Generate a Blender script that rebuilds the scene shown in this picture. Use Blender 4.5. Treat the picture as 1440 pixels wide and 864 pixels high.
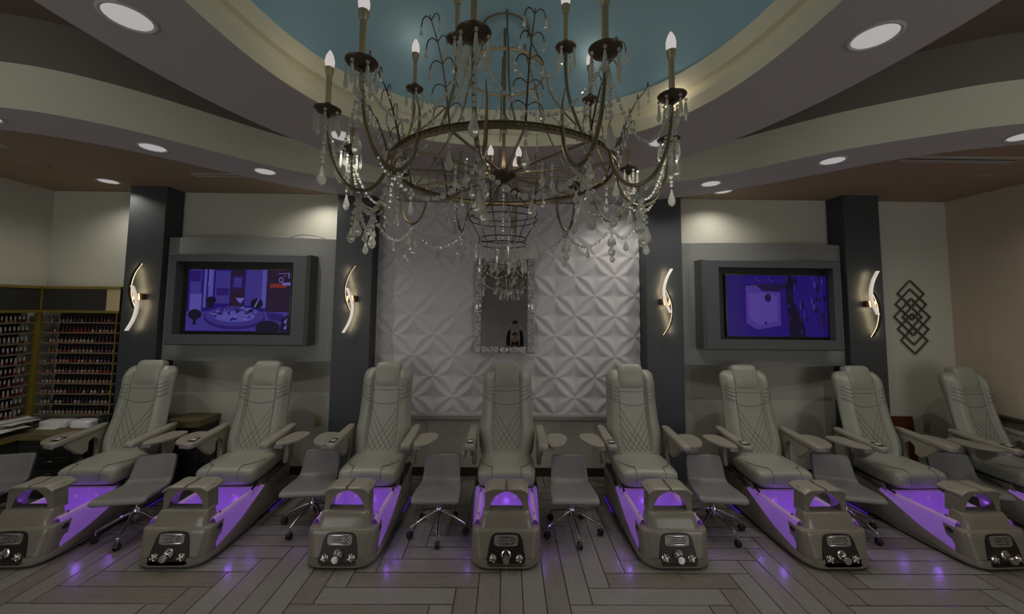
import bpy, bmesh, math, random
from mathutils import Vector, Matrix
R = math.radians
random.seed(7)
scene = bpy.context.scene
COL = scene.collection
for o in list(bpy.data.objects):
    bpy.data.objects.remove(o)

# ------------------------------------------------------------------ camera, world, exposure
F_PX, PITCH, YAW, ROLL, CX, CY, CAMH = 547.32, .0714, .0092, .0101, 717.9, 391.85, 1.892
cam_d = bpy.data.cameras.new('camera')
cam = bpy.data.objects.new('camera', cam_d); COL.objects.link(cam)
cam_d.sensor_fit = 'HORIZONTAL'; cam_d.sensor_width = 36.0
cam_d.lens = F_PX / 1440 * 36.0
cam_d.shift_x = (720 - CX) / 1440
cam_d.shift_y = -(432 - CY) / 1440
cam_d.clip_start = .02
fw = Vector((math.sin(YAW) * math.cos(PITCH), math.cos(YAW) * math.cos(PITCH), math.sin(PITCH)))
rt = Vector((math.cos(YAW), -math.sin(YAW), 0)); up = rt.cross(fw)
r2 = math.cos(ROLL) * rt + math.sin(ROLL) * up
u2 = -math.sin(ROLL) * rt + math.cos(ROLL) * up
mw = Matrix((r2, u2, -fw)).transposed().to_4x4(); mw.translation = Vector((0, 0, CAMH))
cam.matrix_world = mw
scene.camera = cam
world = bpy.data.worlds.new('world'); scene.world = world; world.use_nodes = True
world.node_tree.nodes['Background'].inputs[0].default_value = (.8, .85, 1, 1)
world.node_tree.nodes['Background'].inputs[1].default_value = .01
vs = scene.view_settings
vs.view_transform = 'Standard'; vs.look = 'None'; vs.gamma = 1; vs.use_curve_mapping = False
vs.exposure = 0.0
SPOT_W = 17.0          # watts of each ceiling downlight
BULB_W = .80           # watts of each chandelier bulb
LENS = .31            # visible radiance of the downlight lenses
FILL_W = 24.0       # watts of fill light from each added window in the wall opposite

# ------------------------------------------------------------------ materials
def mat(name, col, rough=.5, metal=0, spec=.5, emit=None, es=0, trans=0, ior=1.5, coat=0, bump=None, mottled=0, alpha=1):
    m = bpy.data.materials.new(name); m.use_nodes = True
    nt = m.node_tree; b = nt.nodes['Principled BSDF']
    b.inputs['Base Color'].default_value = (*col, 1)
    b.inputs['Roughness'].default_value = rough
    b.inputs['Metallic'].default_value = metal
    b.inputs['Specular IOR Level'].default_value = spec
    b.inputs['IOR'].default_value = ior
    b.inputs['Transmission Weight'].default_value = trans
    b.inputs['Coat Weight'].default_value = coat
    b.inputs['Alpha'].default_value = alpha
    if emit:
        b.inputs['Emission Color'].default_value = (*emit, 1); b.inputs['Emission Strength'].default_value = es
    tc = nt.nodes.new('ShaderNodeTexCoord')
    if mottled:
        n = nt.nodes.new('ShaderNodeTexNoise'); n.inputs['Scale'].default_value = 3.0; n.inputs['Detail'].default_value = 4
        nt.links.new(tc.outputs['Object'], n.inputs['Vector'])
        mx = nt.nodes.new('ShaderNodeMix'); mx.data_type = 'RGBA'
        mx.inputs[6].default_value = (*[c * (1 - mottled) for c in col], 1)
        mx.inputs[7].default_value = (*[min(1, c * (1 + mottled)) for c in col], 1)
        nt.links.new(n.outputs['Fac'], mx.inputs[0]); nt.links.new(mx.outputs[2], b.inputs['Base Color'])
    if bump:
        n = nt.nodes.new('ShaderNodeTexNoise'); n.inputs['Scale'].default_value = bump[0]; n.inputs['Detail'].default_value = 3
        nt.links.new(tc.outputs['Object'], n.inputs['Vector'])
        bp = nt.nodes.new('ShaderNodeBump'); bp.inputs['Strength'].default_value = bump[1]; bp.inputs['Distance'].default_value = .01
        nt.links.new(n.outputs['Fac'], bp.inputs['Height']); nt.links.new(bp.outputs[0], b.inputs['Normal'])
    return m

M = {}
M['wall'] = mat('cream_wall_paint', (.50, .49, .42), .85, bump=(60, .05), mottled=.03)
M['wall_warm'] = mat('warm_wall_paint', (.52, .44, .34), .85, bump=(60, .05), mottled=.03)
M['brown_ceil'] = mat('tan_ceiling_paint', (.30, .22, .15), .85, mottled=.04)
M['high_ceil'] = mat('maroon_brown_ceiling_paint', (.17, .12, .10), .85, mottled=.04)
M['soffit'] = mat('soffit_paint', (.46, .43, .42), .8, mottled=.02)  # greyer than the cove because cool downlight is put into the colour
M['cream_trim'] = mat('cream_cove_paint', (.74, .73, .58), .7)
M['fascia_dark'] = mat('taupe_fascia_paint', (.20, .18, .15), .8)
M['dome'] = mat('sky_blue_dome_paint', (.29, .49, .62), .8, mottled=.03)
M['slate'] = mat('slate_column_paint', (.042, .049, .055), .5, mottled=.05)
M['surround'] = mat('grey_surround_paint', (.23, .235, .225), .6)
M['frame'] = mat('dark_grey_frame_paint', (.075, .083, .088), .5)
M['panelwhite'] = mat('white_relief_plaster', (.60, .58, .60), .55)
M['ledge'] = mat('white_ledge_paint', (.6, .58, .56), .5)
M['base'] = mat('dark_baseboard', (.035, .022, .018), .5)
M['black'] = mat('black_plastic', (.012, .012, .012), .35)
M['leather'] = mat('sage_grey_leather', (.285, .29, .243), .35, bump=(180, .08), mottled=.05)
M['seam'] = mat('leather_seam', (.13, .13, .10), .6)
M['shell'] = mat('taupe_gelcoat_shell', (.20, .18, .145), .28, coat=.3)
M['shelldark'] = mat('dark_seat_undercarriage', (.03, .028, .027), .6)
M['arm'] = mat('taupe_arm_plastic', (.27, .25, .205), .35)
M['panel'] = mat('dark_brown_control_plate', (.018, .010, .008), .3)
M['chrome'] = mat('polished_chrome', (.62, .60, .58), .18, metal=1)
M['badge'] = mat('brushed_badge_metal', (.30, .29, .28), .35, metal=.6)
M['screen'] = mat('dark_remote_screen', (.02, .02, .025), .15)
M['lcd'] = mat('pale_lcd', (.5, .52, .5), .3, emit=(.6, .65, .6), es=.06)
M['stool'] = mat('grey_stool_leather', (.17, .165, .165), .42, bump=(180, .06))
M['purple'] = mat('violet_led', (.3, .12, .8), .4, emit=(.16, .03, 1.0), es=.16)
M['gold'] = mat('brushed_gold_edge', (.27, .21, .05), .35, metal=.5)
M['olivepost'] = mat('olive_gold_post', (.20, .15, .02), .45, metal=.3)
M['cream_box'] = mat('cream_header_end', (.45, .38, .22), .5)
M['darkwood'] = mat('dark_grey_cabinet', (.025, .025, .021), .5)
M['tanwood'] = mat('tan_wood_top', (.14, .11, .055), .5, mottled=.15)
M['redwood'] = mat('dark_red_wood', (.10, .022, .008), .5, mottled=.1)
M['paper'] = mat('white_paper', (.62, .62, .6), .8)
M['whiteplastic'] = mat('white_plastic', (.72, .70, .74), .4)
M['brass'] = mat('aged_brass', (.27, .225, .14), .34, metal=.85, mottled=.5)
M['brassdark'] = mat('dark_aged_bronze', (.10, .075, .055), .4, metal=.8, mottled=.3)
M['candle'] = mat('antique_gold_candle_sleeve', (.42, .36, .22), .4, metal=.5, mottled=.3)
M['art'] = mat('bronze_wall_art', (.14, .12, .09), .5, metal=.4)
M['mirror'] = mat('mirror_glass', (.72, .74, .72), .01, metal=1)
M['lens'] = mat('downlight_lens', (.8, .8, .8), .5, emit=(1, .97, .97), es=LENS)
M['bulb'] = mat('frosted_bulb', (.8, .8, .75), .4, emit=(1, .93, .90), es=.42)
M['whitetrim'] = mat('white_trim_ring', (.6, .58, .55), .5)
M['vent'] = mat('vent_paint', (.42, .37, .33), .6)
M['ventdark'] = mat('vent_slot', (.05, .04, .035), .7)
M['almond'] = mat('almond_outlet_plastic', (.36, .33, .20), .4)
M['skin'] = mat('skin', (.55, .36, .27), .5)
M['hair'] = mat('dark_hair', (.02, .014, .01), .4)
M['cloth'] = mat('black_cloth', (.012, .012, .013), .8)
M['darklens'] = mat('phone_black', (.01, .01, .012), .1)

# crystal: clear glass with an added share of transparency, so light still gets through small beads
def crystal():
    m = bpy.data.materials.new('cut_crystal'); m.use_nodes = True
    nt = m.node_tree; nt.nodes.clear()
    out = nt.nodes.new('ShaderNodeOutputMaterial')
    g = nt.nodes.new('ShaderNodeBsdfGlass'); g.inputs['IOR'].default_value = 1.55; g.inputs['Roughness'].default_value = .02
    g.inputs['Color'].default_value = (.95, .96, .93, 1)
    gl = nt.nodes.new('ShaderNodeBsdfGlossy'); gl.inputs['Roughness'].default_value = .08; gl.inputs['Color'].default_value = (.9, .9, .85, 1)
    df = nt.nodes.new('ShaderNodeBsdfTranslucent'); df.inputs['Color'].default_value = (.95, .95, .9, 1)
    m1 = nt.nodes.new('ShaderNodeMixShader'); m1.inputs[0].default_value = .30
    m2 = nt.nodes.new('ShaderNodeMixShader'); m2.inputs[0].default_value = .42
    nt.links.new(g.outputs[0], m1.inputs[1]); nt.links.new(gl.outputs[0], m1.inputs[2])
    nt.links.new(m1.outputs[0], m2.inputs[1]); nt.links.new(df.outputs[0], m2.inputs[2])
    nt.links.new(m2.outputs[0], out.inputs[0])
    return m
M['crystal'] = crystal()

def sparkle():
    m = mat('crushed_glass_mosaic', (.35, .36, .35), .25, metal=.6)
    nt = m.node_tree; b = nt.nodes['Principled BSDF']
    tc = nt.nodes.new('ShaderNodeTexCoord'); v = nt.nodes.new('ShaderNodeTexVoronoi'); v.inputs['Scale'].default_value = 120
    nt.links.new(tc.outputs['Object'], v.inputs['Vector'])
    rp = nt.nodes.new('ShaderNodeValToRGB'); rp.color_ramp.elements[0].color = (.10, .105, .10, 1); rp.color_ramp.elements[1].color = (.95, .97, .93, 1)
    sp = nt.nodes.new('ShaderNodeSeparateColor'); nt.links.new(v.outputs['Color'], sp.inputs[0])
    nt.links.new(sp.outputs[0], rp.inputs[0]); nt.links.new(rp.outputs[0], b.inputs['Base Color'])
    bp = nt.nodes.new('ShaderNodeBump'); bp.inputs['Strength'].default_value = .8; bp.inputs['Distance'].default_value = .004
    nt.links.new(sp.outputs[1], bp.inputs['Height']); nt.links.new(bp.outputs[0], b.inputs['Normal'])
    return m
M['sparkle'] = sparkle()

def acrylic():
    # LED-lit translucent basin wall: the whole moulding gives off violet light, paler on the rim edge
    m = mat('lit_violet_acrylic', (.30, .20, .42), .22, emit=(.36, .12, .86), es=.205)
    return m
M['acrylic'] = acrylic()
M['acrylic_rim'] = mat('lit_pale_acrylic_rim', (.42, .33, .42), .2, emit=(.45, .20, .66), es=.18)

def floor_mat():
    m = bpy.data.materials.new('herringbone_wood_look_tile'); m.use_nodes = True
    nt = m.node_tree; b = nt.nodes['Principled BSDF']
    N = lambda t: nt.nodes.new(t)
    def mth(op, a, c=None, c2=None):
        n = N('ShaderNodeMath'); n.operation = op
        for i, v in enumerate((a, c, c2)):
            if v is None: continue
            if isinstance(v, (int, float)): n.inputs[i].default_value = v
            else: nt.links.new(v, n.inputs[i])
        return n.outputs[0]
    tc = N('ShaderNodeTexCoord'); sx = N('ShaderNodeSeparateXYZ'); nt.links.new(tc.outputs['Object'], sx.inputs[0])
    w, n = .148, 6.0
    x = mth('DIVIDE', mth('ADD', sx.outputs[0], .318), w); y = mth('DIVIDE', mth('ADD', sx.outputs[1], .05), w)
    i = mth('FLOOR', x); j = mth('FLOOR', y)
    k = mth('FLOORED_MODULO', mth('SUBTRACT', i, j), 2 * n)
    hor = mth('LESS_THAN', k, n - .5)
    # along-plank position and cross position
    ux = mth('ADD', k, mth('FRACT', x)); vx = mth('FRACT', y)                 # horizontal plank
    kk = mth('SUBTRACT', mth('FLOORED_MODULO', mth('SUBTRACT', j, i), 2 * n), 1)
    uy = mth('ADD', kk, mth('FRACT', y)); vy = mth('FRACT', x)
    def mixf(a, c): 
        q = N('ShaderNodeMix'); q.data_type = 'FLOAT'; nt.links.new(hor, q.inputs[0]); nt.links.new(a, q.inputs[2]); nt.links.new(c, q.inputs[3]); return q.outputs[0]
    u = mixf(uy, ux); v = mixf(vy, vx)
    ida = mixf(mth('ADD', i, mth('MULTIPLY', mth('SUBTRACT', j, kk), 7.31)), mth('ADD', j, mth('MULTIPLY', mth('SUBTRACT', i, k), 3.77)))
    idv = mth('ADD', ida, mth('MULTIPLY', hor, 91.3))
    eu = mth('MINIMUM', u, mth('SUBTRACT', n, u)); ev = mth('MINIMUM', v, mth('SUBTRACT', 1, v))
    e = mth('MINIMUM', eu, ev)
    grout = mth('LESS_THAN', e, .030)
    wn = N('ShaderNodeTexWhiteNoise'); wn.noise_dimensions = '1D'; nt.links.new(idv, wn.inputs['W'])
    cv = N('ShaderNodeCombineXYZ'); nt.links.new(mth('MULTIPLY', u, .35), cv.inputs[0]); nt.links.new(mth('MULTIPLY', v, 6), cv.inputs[1]); nt.links.new(idv, cv.inputs[2])
    gr = N('ShaderNodeTexNoise'); gr.inputs['Scale'].default_value = 1.5; gr.inputs['Detail'].default_value = 5; nt.links.new(cv.outputs[0], gr.inputs['Vector'])
    fac = mth('ADD', mth('MULTIPLY', wn.outputs['Value'], .55), mth('MULTIPLY', gr.outputs['Fac'], .35))
    rp = N('ShaderNodeValToRGB'); nt.links.new(fac, rp.inputs[0])
    rp.color_ramp.elements[0].position = .15; rp.color_ramp.elements[0].color = (.165, .142, .12, 1)
    rp.color_ramp.elements[1].position = .95; rp.color_ramp.elements[1].color = (.245, .24, .225, 1)
    mx = N('ShaderNodeMix'); mx.data_type = 'RGBA'; nt.links.new(grout, mx.inputs[0]); nt.links.new(rp.outputs[0], mx.inputs[6]); mx.inputs[7].default_value = (.045, .04, .036, 1)
    nt.links.new(mx.outputs[2], b.inputs['Base Color'])
    b.inputs['Roughness'].default_value = .3
    nt.links.new(mth('ADD', mth('MULTIPLY', gr.outputs['Fac'], .12), .22), b.inputs['Roughness'])
    bp = N('ShaderNodeBump'); bp.inputs['Strength'].default_value = .4; bp.inputs['Distance'].default_value = .003
    nt.links.new(mth('MINIMUM', mth('MULTIPLY', e, 25), 1), bp.inputs['Height']); nt.links.new(bp.outputs[0], b.inputs['Normal'])
    return m
M['floor'] = floor_mat()

# ------------------------------------------------------------------ helpers
def link(name, bm, m, parent=None, smooth=True, auto=None):
    me = bpy.data.meshes.new(name)
    bmesh.ops.recalc_face_normals(bm, faces=bm.faces)
    bm.to_mesh(me); bm.free()
    for q in (m if isinstance(m, (list, tuple)) else [m]): me.materials.append(q)
    if smooth:
        me.polygons.foreach_set('use_smooth', [True] * len(me.polygons))
        me.set_sharp_from_angle(angle=R(auto or 38))
    o = bpy.data.objects.new(name, me); COL.objects.link(o)
    if parent: o.parent = parent
    return o

def thing(name, label, cat, loc=(0, 0, 0), rz=0, group=None):
    o = bpy.data.objects.new(name, None); COL.objects.link(o)
    o.empty_display_size = .1
    o.location = loc; o.rotation_euler = (0, 0, rz)
    return tag(o, label, cat, group)

def tag(o, label, cat, group=None, kind=None):
    if label: o['label'] = label
    if cat: o['category'] = cat
    if group: o['group'] = group
    if kind: o['kind'] = kind
    return o

def struct(o): o['kind'] = 'structure'; return o

def dup(root, loc=None, rz=None, label=None, group=None, parent=None, skip=()):
    c = root.copy(); COL.objects.link(c)
    if parent: c.parent = parent
    if loc is not None: c.location = loc
    if rz is not None: c.rotation_euler = (0, 0, rz)
    if label: c['label'] = label
    if group: c['group'] = group
    for ch in list(root.children):
        if ch.name.split('.')[0] in skip: continue
        dup(ch, parent=c)
    return c

def box(bm, x0, x1, y0, y1, z0, z1, bev=0, seg=2, rot=None):
    vs_ = [bm.verts.new((x, y, z)) for x in (x0, x1) for y in (y0, y1) for z in (z0, z1)]
    idx = [(0, 1, 3, 2), (4, 6, 7, 5), (0, 4, 5, 1), (2, 3, 7, 6), (0, 2, 6, 4), (1, 5, 7, 3)]
    fs = [bm.faces.new([vs_[i] for i in f]) for f in idx]
    if bev:
        es = list({e for f in fs for e in f.edges})
        r = bmesh.ops.bevel(bm, geom=es, offset=bev, segments=seg, profile=.5, affect='EDGES')
    return fs

def loft(bm, secs, closed=True, caps=True, mi=0):
    rows = [[bm.verts.new(p) for p in s] for s in secs]
    n = len(rows[0])
    for a, b in zip(rows, rows[1:]):
        for i in range(n if closed else n - 1):
            j = (i + 1) % n
            try:
                f = bm.faces.new((a[i], a[j], b[j], b[i])); f.material_index = mi
            except ValueError: pass
    if caps and closed:
        for r_ in (rows[0], rows[-1]):
            try: f = bm.faces.new(r_); f.material_index = mi
            except ValueError: pass
    return rows

def tube(bm, pts, r, seg=8, mi=0, closed=False):
    pts = [Vector(p) for p in pts]
    n = len(pts)
    rad = r if isinstance(r, (list, tuple)) else [r] * n
    secs = []; prev = None
    for i, p in enumerate(pts):
        if closed: t = pts[(i + 1) % n] - pts[i - 1]
        else: t = pts[min(i + 1, n - 1)] - pts[max(i - 1, 0)]
        t.normalize()
        if prev is None:
            a = Vector((0, 0, 1)) if abs(t.z) < .9 else Vector((1, 0, 0))
            nrm = t.cross(a).normalized()
        else:
            nrm = (prev - t * prev.dot(t)).normalized()
        prev = nrm; bn = t.cross(nrm)
        secs.append([p + (nrm * math.cos(2 * math.pi * k / seg) + bn * math.sin(2 * math.pi * k / seg)) * rad[i] for k in range(seg)])
    if closed: secs.append(secs[0]); loft(bm, secs, caps=False, mi=mi)
    else: loft(bm, secs, mi=mi)

def lathe(bm, prof, seg=24, c=(0, 0, 0), mi=0):
    secs = []
    for r_, z in prof:
        secs.append([(c[0] + max(r_, 1e-4) * math.cos(2 * math.pi * k / seg), c[1] + max(r_, 1e-4) * math.sin(2 * math.pi * k / seg), c[2] + z) for k in range(seg)])
    loft(bm, secs, mi=mi)

def prism(bm, pts, axis, d0, d1, mi=0):
    # polygon pts in the plane across `axis`, extruded from d0 to d1
    def p3(p, d):
        return {'y': (p[0], d, p[1]), 'x': (d, p[0], p[1]), 'z': (p[0], p[1], d)}[axis]
    a = [bm.verts.new(p3(p, d0)) for p in pts]; b = [bm.verts.new(p3(p, d1)) for p in pts]
    fs = [bm.faces.new(a), bm.faces.new(list(reversed(b)))]
    n = len(pts)
    for i in range(n): fs.append(bm.faces.new((a[i], a[(i + 1) % n], b[(i + 1) % n], b[i])))
    for f in fs: f.material_index = mi
    return fs

def interp(tab, v):
    if v <= tab[0][0]: return tab[0][1]
    for (a, fa), (b, fb) in zip(tab, tab[1:]):
        if v <= b:
            t = (v - a) / (b - a); return fa + (fb - fa) * t
    return tab[-1][1]

def sstep(tab, v):   # smooth interpolation
    if v <= tab[0][0]: return tab[0][1]
    for (a, fa), (b, fb) in zip(tab, tab[1:]):
        if v <= b:
            t = (v - a) / (b - a); t = t * t * (3 - 2 * t); return fa + (fb - fa) * t
    return tab[-1][1]

def srect(cx, cz, hw, hh, n=28, e=5.0):
    out = []
    for k in range(n):
        t = 2 * math.pi * k / n; c, s = math.cos(t), math.sin(t)
        out.append((cx + hw * math.copysign(abs(c) ** (2 / e), c), cz + hh * math.copysign(abs(s) ** (2 / e), s)))
    return out

def bez(p0, p1, p2, p3, n=10):
    out = []
    for i in range(n + 1):
        t = i / n; a = (1 - t) ** 3; b = 3 * t * (1 - t) ** 2; c = 3 * t * t * (1 - t); d = t ** 3
        out.append(tuple(a * w + b * x + c * y + d * z for w, x, y, z in zip(p0, p1, p2, p3)))
    return out

def smooth_path(pts, k=6):
    out = []
    P = [Vector(p) for p in pts]; P = [2 * P[0] - P[1]] + P + [2 * P[-1] - P[-2]]
    for i in range(1, len(P) - 2):
        for s in range(k):
            t = s / k
            out.append(.5 * ((2 * P[i]) + (P[i + 1] - P[i - 1]) * t + (2 * P[i - 1] - 5 * P[i] + 4 * P[i + 1] - P[i + 2]) * t * t + (3 * P[i] - P[i - 1] - 3 * P[i + 1] + P[i + 2]) * t ** 3))
    out.append(P[-2])
    return out

BM = bmesh.new
XL, XR, YB, YF = -5.27, 5.19, 4.5, -1.6
ZC, ZS, ZH = 3.178, 3.10, 3.72

# ------------------------------------------------------------------ room shell
def slab(name, m, x0, x1, y0, y1, z0, z1):
    bm = BM(); box(bm, x0, x1, y0, y1, z0, z1); return struct(link(name, bm, m, smooth=False))
slab('floor', M['floor'], XL - .1, XR + .1, YF - .1, YB + .1, -.1, 0)
slab('wall_back', M['wall'], XL - .1, XR + .1, YB, YB + .1, 0, ZH)
slab('wall_left', M['wall'], XL - .1, XL, YF - .1, YB, 0, ZH)
slab('wall_right', M['wall_warm'], XR, XR + .1, YF - .1, YB, 0, ZH)
# wall opposite (behind the photographer) with two unseen windows added as soft fill light
for a, b, c, d in ((XL, -4.7, 0, ZH), (-1.5, 1.5, 0, ZH), (4.7, XR, 0, ZH), (-4.7, -1.5, 0, .4), (1.5, 4.7, 0, .4), (-4.7, -1.5, 2.7, ZH), (1.5, 4.7, 2.7, ZH)):
    slab('wall_front', M['wall'], a, b, YF - .1, YF, c, d)
M['winframe'] = mat('white_window_frame', (.6, .6, .58), .5)
M['daylight'] = mat('overcast_daylight', (.6, .62, .65), .5, emit=(.9, .96, 1), es=.8)  # made-up glowing pane, brightens the room from behind the camera
for n_, (a, b) in enumerate(((-4.7, -1.5), (1.5, 4.7))):
    bm = BM()
    for x in (a, a + 1.06, a + 2.13, b - .05): box(bm, x, x + .05, YF - .07, YF + .0, .4, 2.7)
    for z in (.4, 2.65): box(bm, a, b, YF - .07, YF + .0, z, z + .05)
    struct(link('window_%d' % (n_ + 1), bm, M['winframe'], smooth=False))
    bm = BM(); box(bm, a, b, YF - .10, YF - .09, .4, 2.7); struct(link('window_%d' % (n_ + 3), bm, M['daylight'], smooth=False))
    L = bpy.data.lights.new('window_light', 'AREA'); L.shape = 'RECTANGLE'; L.size = 3.0; L.size_y = 2.1; L.energy = FILL_W; L.color = (1, .97, .88)  # added fill lamp, set just inside each made-up opening
    lo = bpy.data.objects.new('window_light', L); COL.objects.link(lo); lo.location = ((a + b) / 2, YF + .03, 1.45); lo.rotation_euler = (R(90), 0, 0)
slab('baseboard_back', M['base'], XL, XR, YB - .015, YB, 0, .09)
slab('baseboard_left', M['base'], XL, XL + .015, YF, YB - .015, 0, .09)
slab('baseboard_right', M['base'], XR - .015, XR, YF, YB - .015, 0, .09)

far_pts = [(-5.27, 2.36), (-4.3, 2.46), (-3.6, 2.69), (-3.25, 2.86), (-2.97, 3.10), (-2.70, 3.42), (-2.35, 3.82), (-2.0, 4.13), (-1.6, 4.34), (-1.1, 4.47), (0, 4.498),
           (1.1, 4.46), (1.6, 4.30), (2.05, 4.06), (2.43, 3.74), (2.78, 3.38), (3.05, 3.08), (3.35, 2.86), (3.75, 2.70), (4.4, 2.5), (5.19, 2.38)]
near_pts = [(-5.27, 2.10), (-4.2, 2.20), (-3.25, 2.36), (-2.9, 2.49), (-2.62, 2.72), (-2.35, 3.04), (-2.02, 3.42), (-1.65, 3.66), (-1.3, 3.78), (-.8, 3.90), (0, 3.95),
            (.8, 3.88), (1.3, 3.77), (1.65, 3.62), (1.98, 3.40), (2.25, 3.12), (2.52, 2.86), (2.9, 2.60), (3.3, 2.40), (4.2, 2.2), (5.19, 2.10)]
FAR = [tuple(p)[:2] for p in smooth_path([(x, y, 0) for x, y in far_pts], 4)]
NEAR = [tuple(p)[:2] for p in smooth_path([(x, y, 0) for x, y in near_pts], 4)]
# lower tan ceiling between the curved soffit and the walls
bm = BM()
loft(bm, [[(x, min(y, 4.499) - .02, ZC), (x, 4.5, ZC), (x, 4.5, ZC + .06), (x, min(y, 4.499) - .02, ZC + .06)] for x, y in FAR])
struct(link('ceiling', bm, M['brown_ceil'], smooth=False))
# curved soffit with a fascia that is darker above
bm = BM()
rows = [[bm.verts.new(p) for p in ((fx, min(fy, 4.499), ZC + .08), (fx, min(fy, 4.499), ZS), (nx, ny, ZS), (nx, ny, 3.395), (nx, ny - .004, 3.405), (nx, ny - .004, ZH))]
        for (fx, fy), (nx, ny) in zip(FAR, NEAR)]
for a, b in zip(rows, rows[1:]):
    for i, mi in zip(range(5), (0, 0, 1, 2, 2)):
        f = bm.faces.new((a[i], a[i + 1], b[i + 1], b[i])); f.material_index = mi
struct(link('trim_1', bm, [M['soffit'], M['cream_trim'], M['fascia_dark']]))

# oval ring, cove mouldings and dome
OC = (0.0, 1.40)
def outer(t, a=1.90, b=2.40): return (OC[0] + a * math.cos(t), OC[1] + b * math.sin(t))
def inner(t, off=0, a=1.29, b=1.44, n=2.45):
    c, s = math.cos(t), math.sin(t)
    return (OC[0] + (a + off) * math.copysign(abs(c) ** (2 / n), c), OC[1] + (b + off) * math.copysign(abs(s) ** (2 / n), s))
NT = 144
bm = BM(); rows = []
for k in range(NT):
    t = 2 * math.pi * (k + .5) / NT; ox, oy = outer(t); r_ = [(ox, oy, ZH), (ox, oy, ZS - .01)]
    for off, z in ((0, ZS - .01), (0, 3.175), (.012, 3.185), (.040, 3.20), (.045, 3.235), (.03, 3.255), (.004, 3.265), (0, 3.275), (0, 3.37), (.02, 3.372)):
        ix, iy = inner(t, off); r_.append((ix, iy, z))
    rows.append([bm.verts.new(p) for p in r_])
for k in range(NT):
    a, b = rows[k], rows[(k + 1) % NT]
    for i in range(len(a) - 1):
        f = bm.faces.new((a[i], a[i + 1], b[i + 1], b[i])); f.material_index = 0 if i < 2 else 1
struct(link('trim_2', bm, [M['soffit'], M['cream_trim']], auto=30))
bm = BM(); secs = []
for z, s in ((3.372, 1.012), (3.45, 1.0), (3.56, .95), (3.68, .84), (3.78, .66), (3.85, .44), (3.89, .2), (3.895, .001)):
    secs.append([(OC[0] + (inner(2 * math.pi * k / 72)[0] - OC[0]) * s, OC[1] + (inner(2 * math.pi * k / 72)[1] - OC[1]) * s, z) for k in range(72)])
loft(bm, secs, caps=False)
struct(link('ceiling', bm, M['dome']))
# high ceiling with the oval hole
bm = BM(); a_, b_ = [], []
for k in range(96):
    t = 2 * math.pi * (k + .5) / 96; x, y = outer(t, 1.85, 2.30)
    dx, dy = math.cos(t), math.sin(t)
    s = min(((XR if dx > 0 else XL) - OC[0]) / dx, ((YB if dy > 0 else YF) - OC[1]) / dy)
    a_.append((x, y, ZH - .01)); b_.append((OC[0] + dx * s, OC[1] + dy * s, ZH - .01))
loft(bm, [a_, b_], caps=False)
struct(link('ceiling', bm, M['high_ceil'], smooth=False))

# columns
def column(x0, x1, lab):
    bm = BM(); box(bm, x0, x1, 4.26, 4.5, 0, ZC + .03, .004, 1)
    o = struct(link('pillar', bm, M['slate'], smooth=False)); return o
for x0, x1 in ((-4.165, -3.765), (-1.885, -1.478), (1.53, 1.935), (3.765, 4.165)): column(x0, x1, '')

# white relief panel with star-petal tiles
def relief(xa, xb, za, zb, ypl, sgn, cell, x0, z0, n, parent=None, name='relief_panel'):
    nx = max(2, int(round((xb - xa) / cell * n))); nz = max(2, int(round((zb - za) / cell * n)))
    bm = BM(); g = []
    for j in range(nz + 1):
        row = []
        for i in range(nx + 1):
            x = xa + (xb - xa) * i / nx; z = za + (zb - za) * j / nz
            X = (x - x0) / cell; Z = (z - z0) / cell
            ci, cj = math.floor(X), math.floor(Z); u, v = X - ci, Z - cj
            if (ci + cj) % 2: u = 1 - u
            s = (u + v) / 2; t = abs(u - v)
            w = .40 * math.sin(math.pi * min(1, max(0, s))) ** .75 + .001
            if t < w: h = .030 - .017 * (1 - t / w) ** 1.3 - .002
            else:
                q = (t - w) / max(1e-3, 1 - w); h = .028 * (1 - q) ** 2.0
                edge = min(u, v, 1 - u, 1 - v)
                h = h * .9 + .002
            row.append(bm.verts.new((x, ypl - sgn * h, z)))
        g.append(row)
    for j in range(nz):
        for i in range(nx): bm.faces.new((g[j][i], g[j][i + 1], g[j + 1][i + 1], g[j + 1][i]))
    # edges back to the wall
    ring = [g[0][i] for i in range(nx + 1)] + [g[j][nx] for j in range(1, nz + 1)] + [g[nz][i] for i in range(nx - 1, -1, -1)] + [g[j][0] for j in range(nz - 1, 0, -1)]
    bk = [bm.verts.new((v.co.x, ypl + sgn * .012, v.co.z)) for v in ring]
    for i in range(len(ring)):
        j = (i + 1) % len(ring); bm.faces.new((ring[i], ring[j], bk[j], bk[i]))
    return link(name, bm, M['panelwhite'], parent, auto=50)
rp_ = thing('wall_panelling', 'white three-dimensional star-petal wall panelling behind the centre chairs and mirror', 'wall panel', (0, 4.5, 0))
o = relief(-1.474, 1.526, .70, 3.09, -.022, 1, .229, -.823, 1.10, 16, rp_)
bm = BM(); box(bm, -1.50, 1.55, -.045, 0, .655, .70, .004); box(bm, -1.50, 1.55, -.03, 0, .625, .653, .004)
link('ledge_moulding', bm, M['ledge'], rp_)
bm = BM(); box(bm, -1.478, -1.465, -.05, -.0, .70, 3.09); link('edge_strip', bm, M['ledge'], rp_)
rp2 = thing('wall_panelling', 'white star-petal panelling on the wall opposite, seen in the mirror', 'wall panel', (0, YF, 0))
relief(-2.5, 2.5, .4, 3.0, .022, -1, .229, 0, 1.1, 8, rp2)

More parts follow.
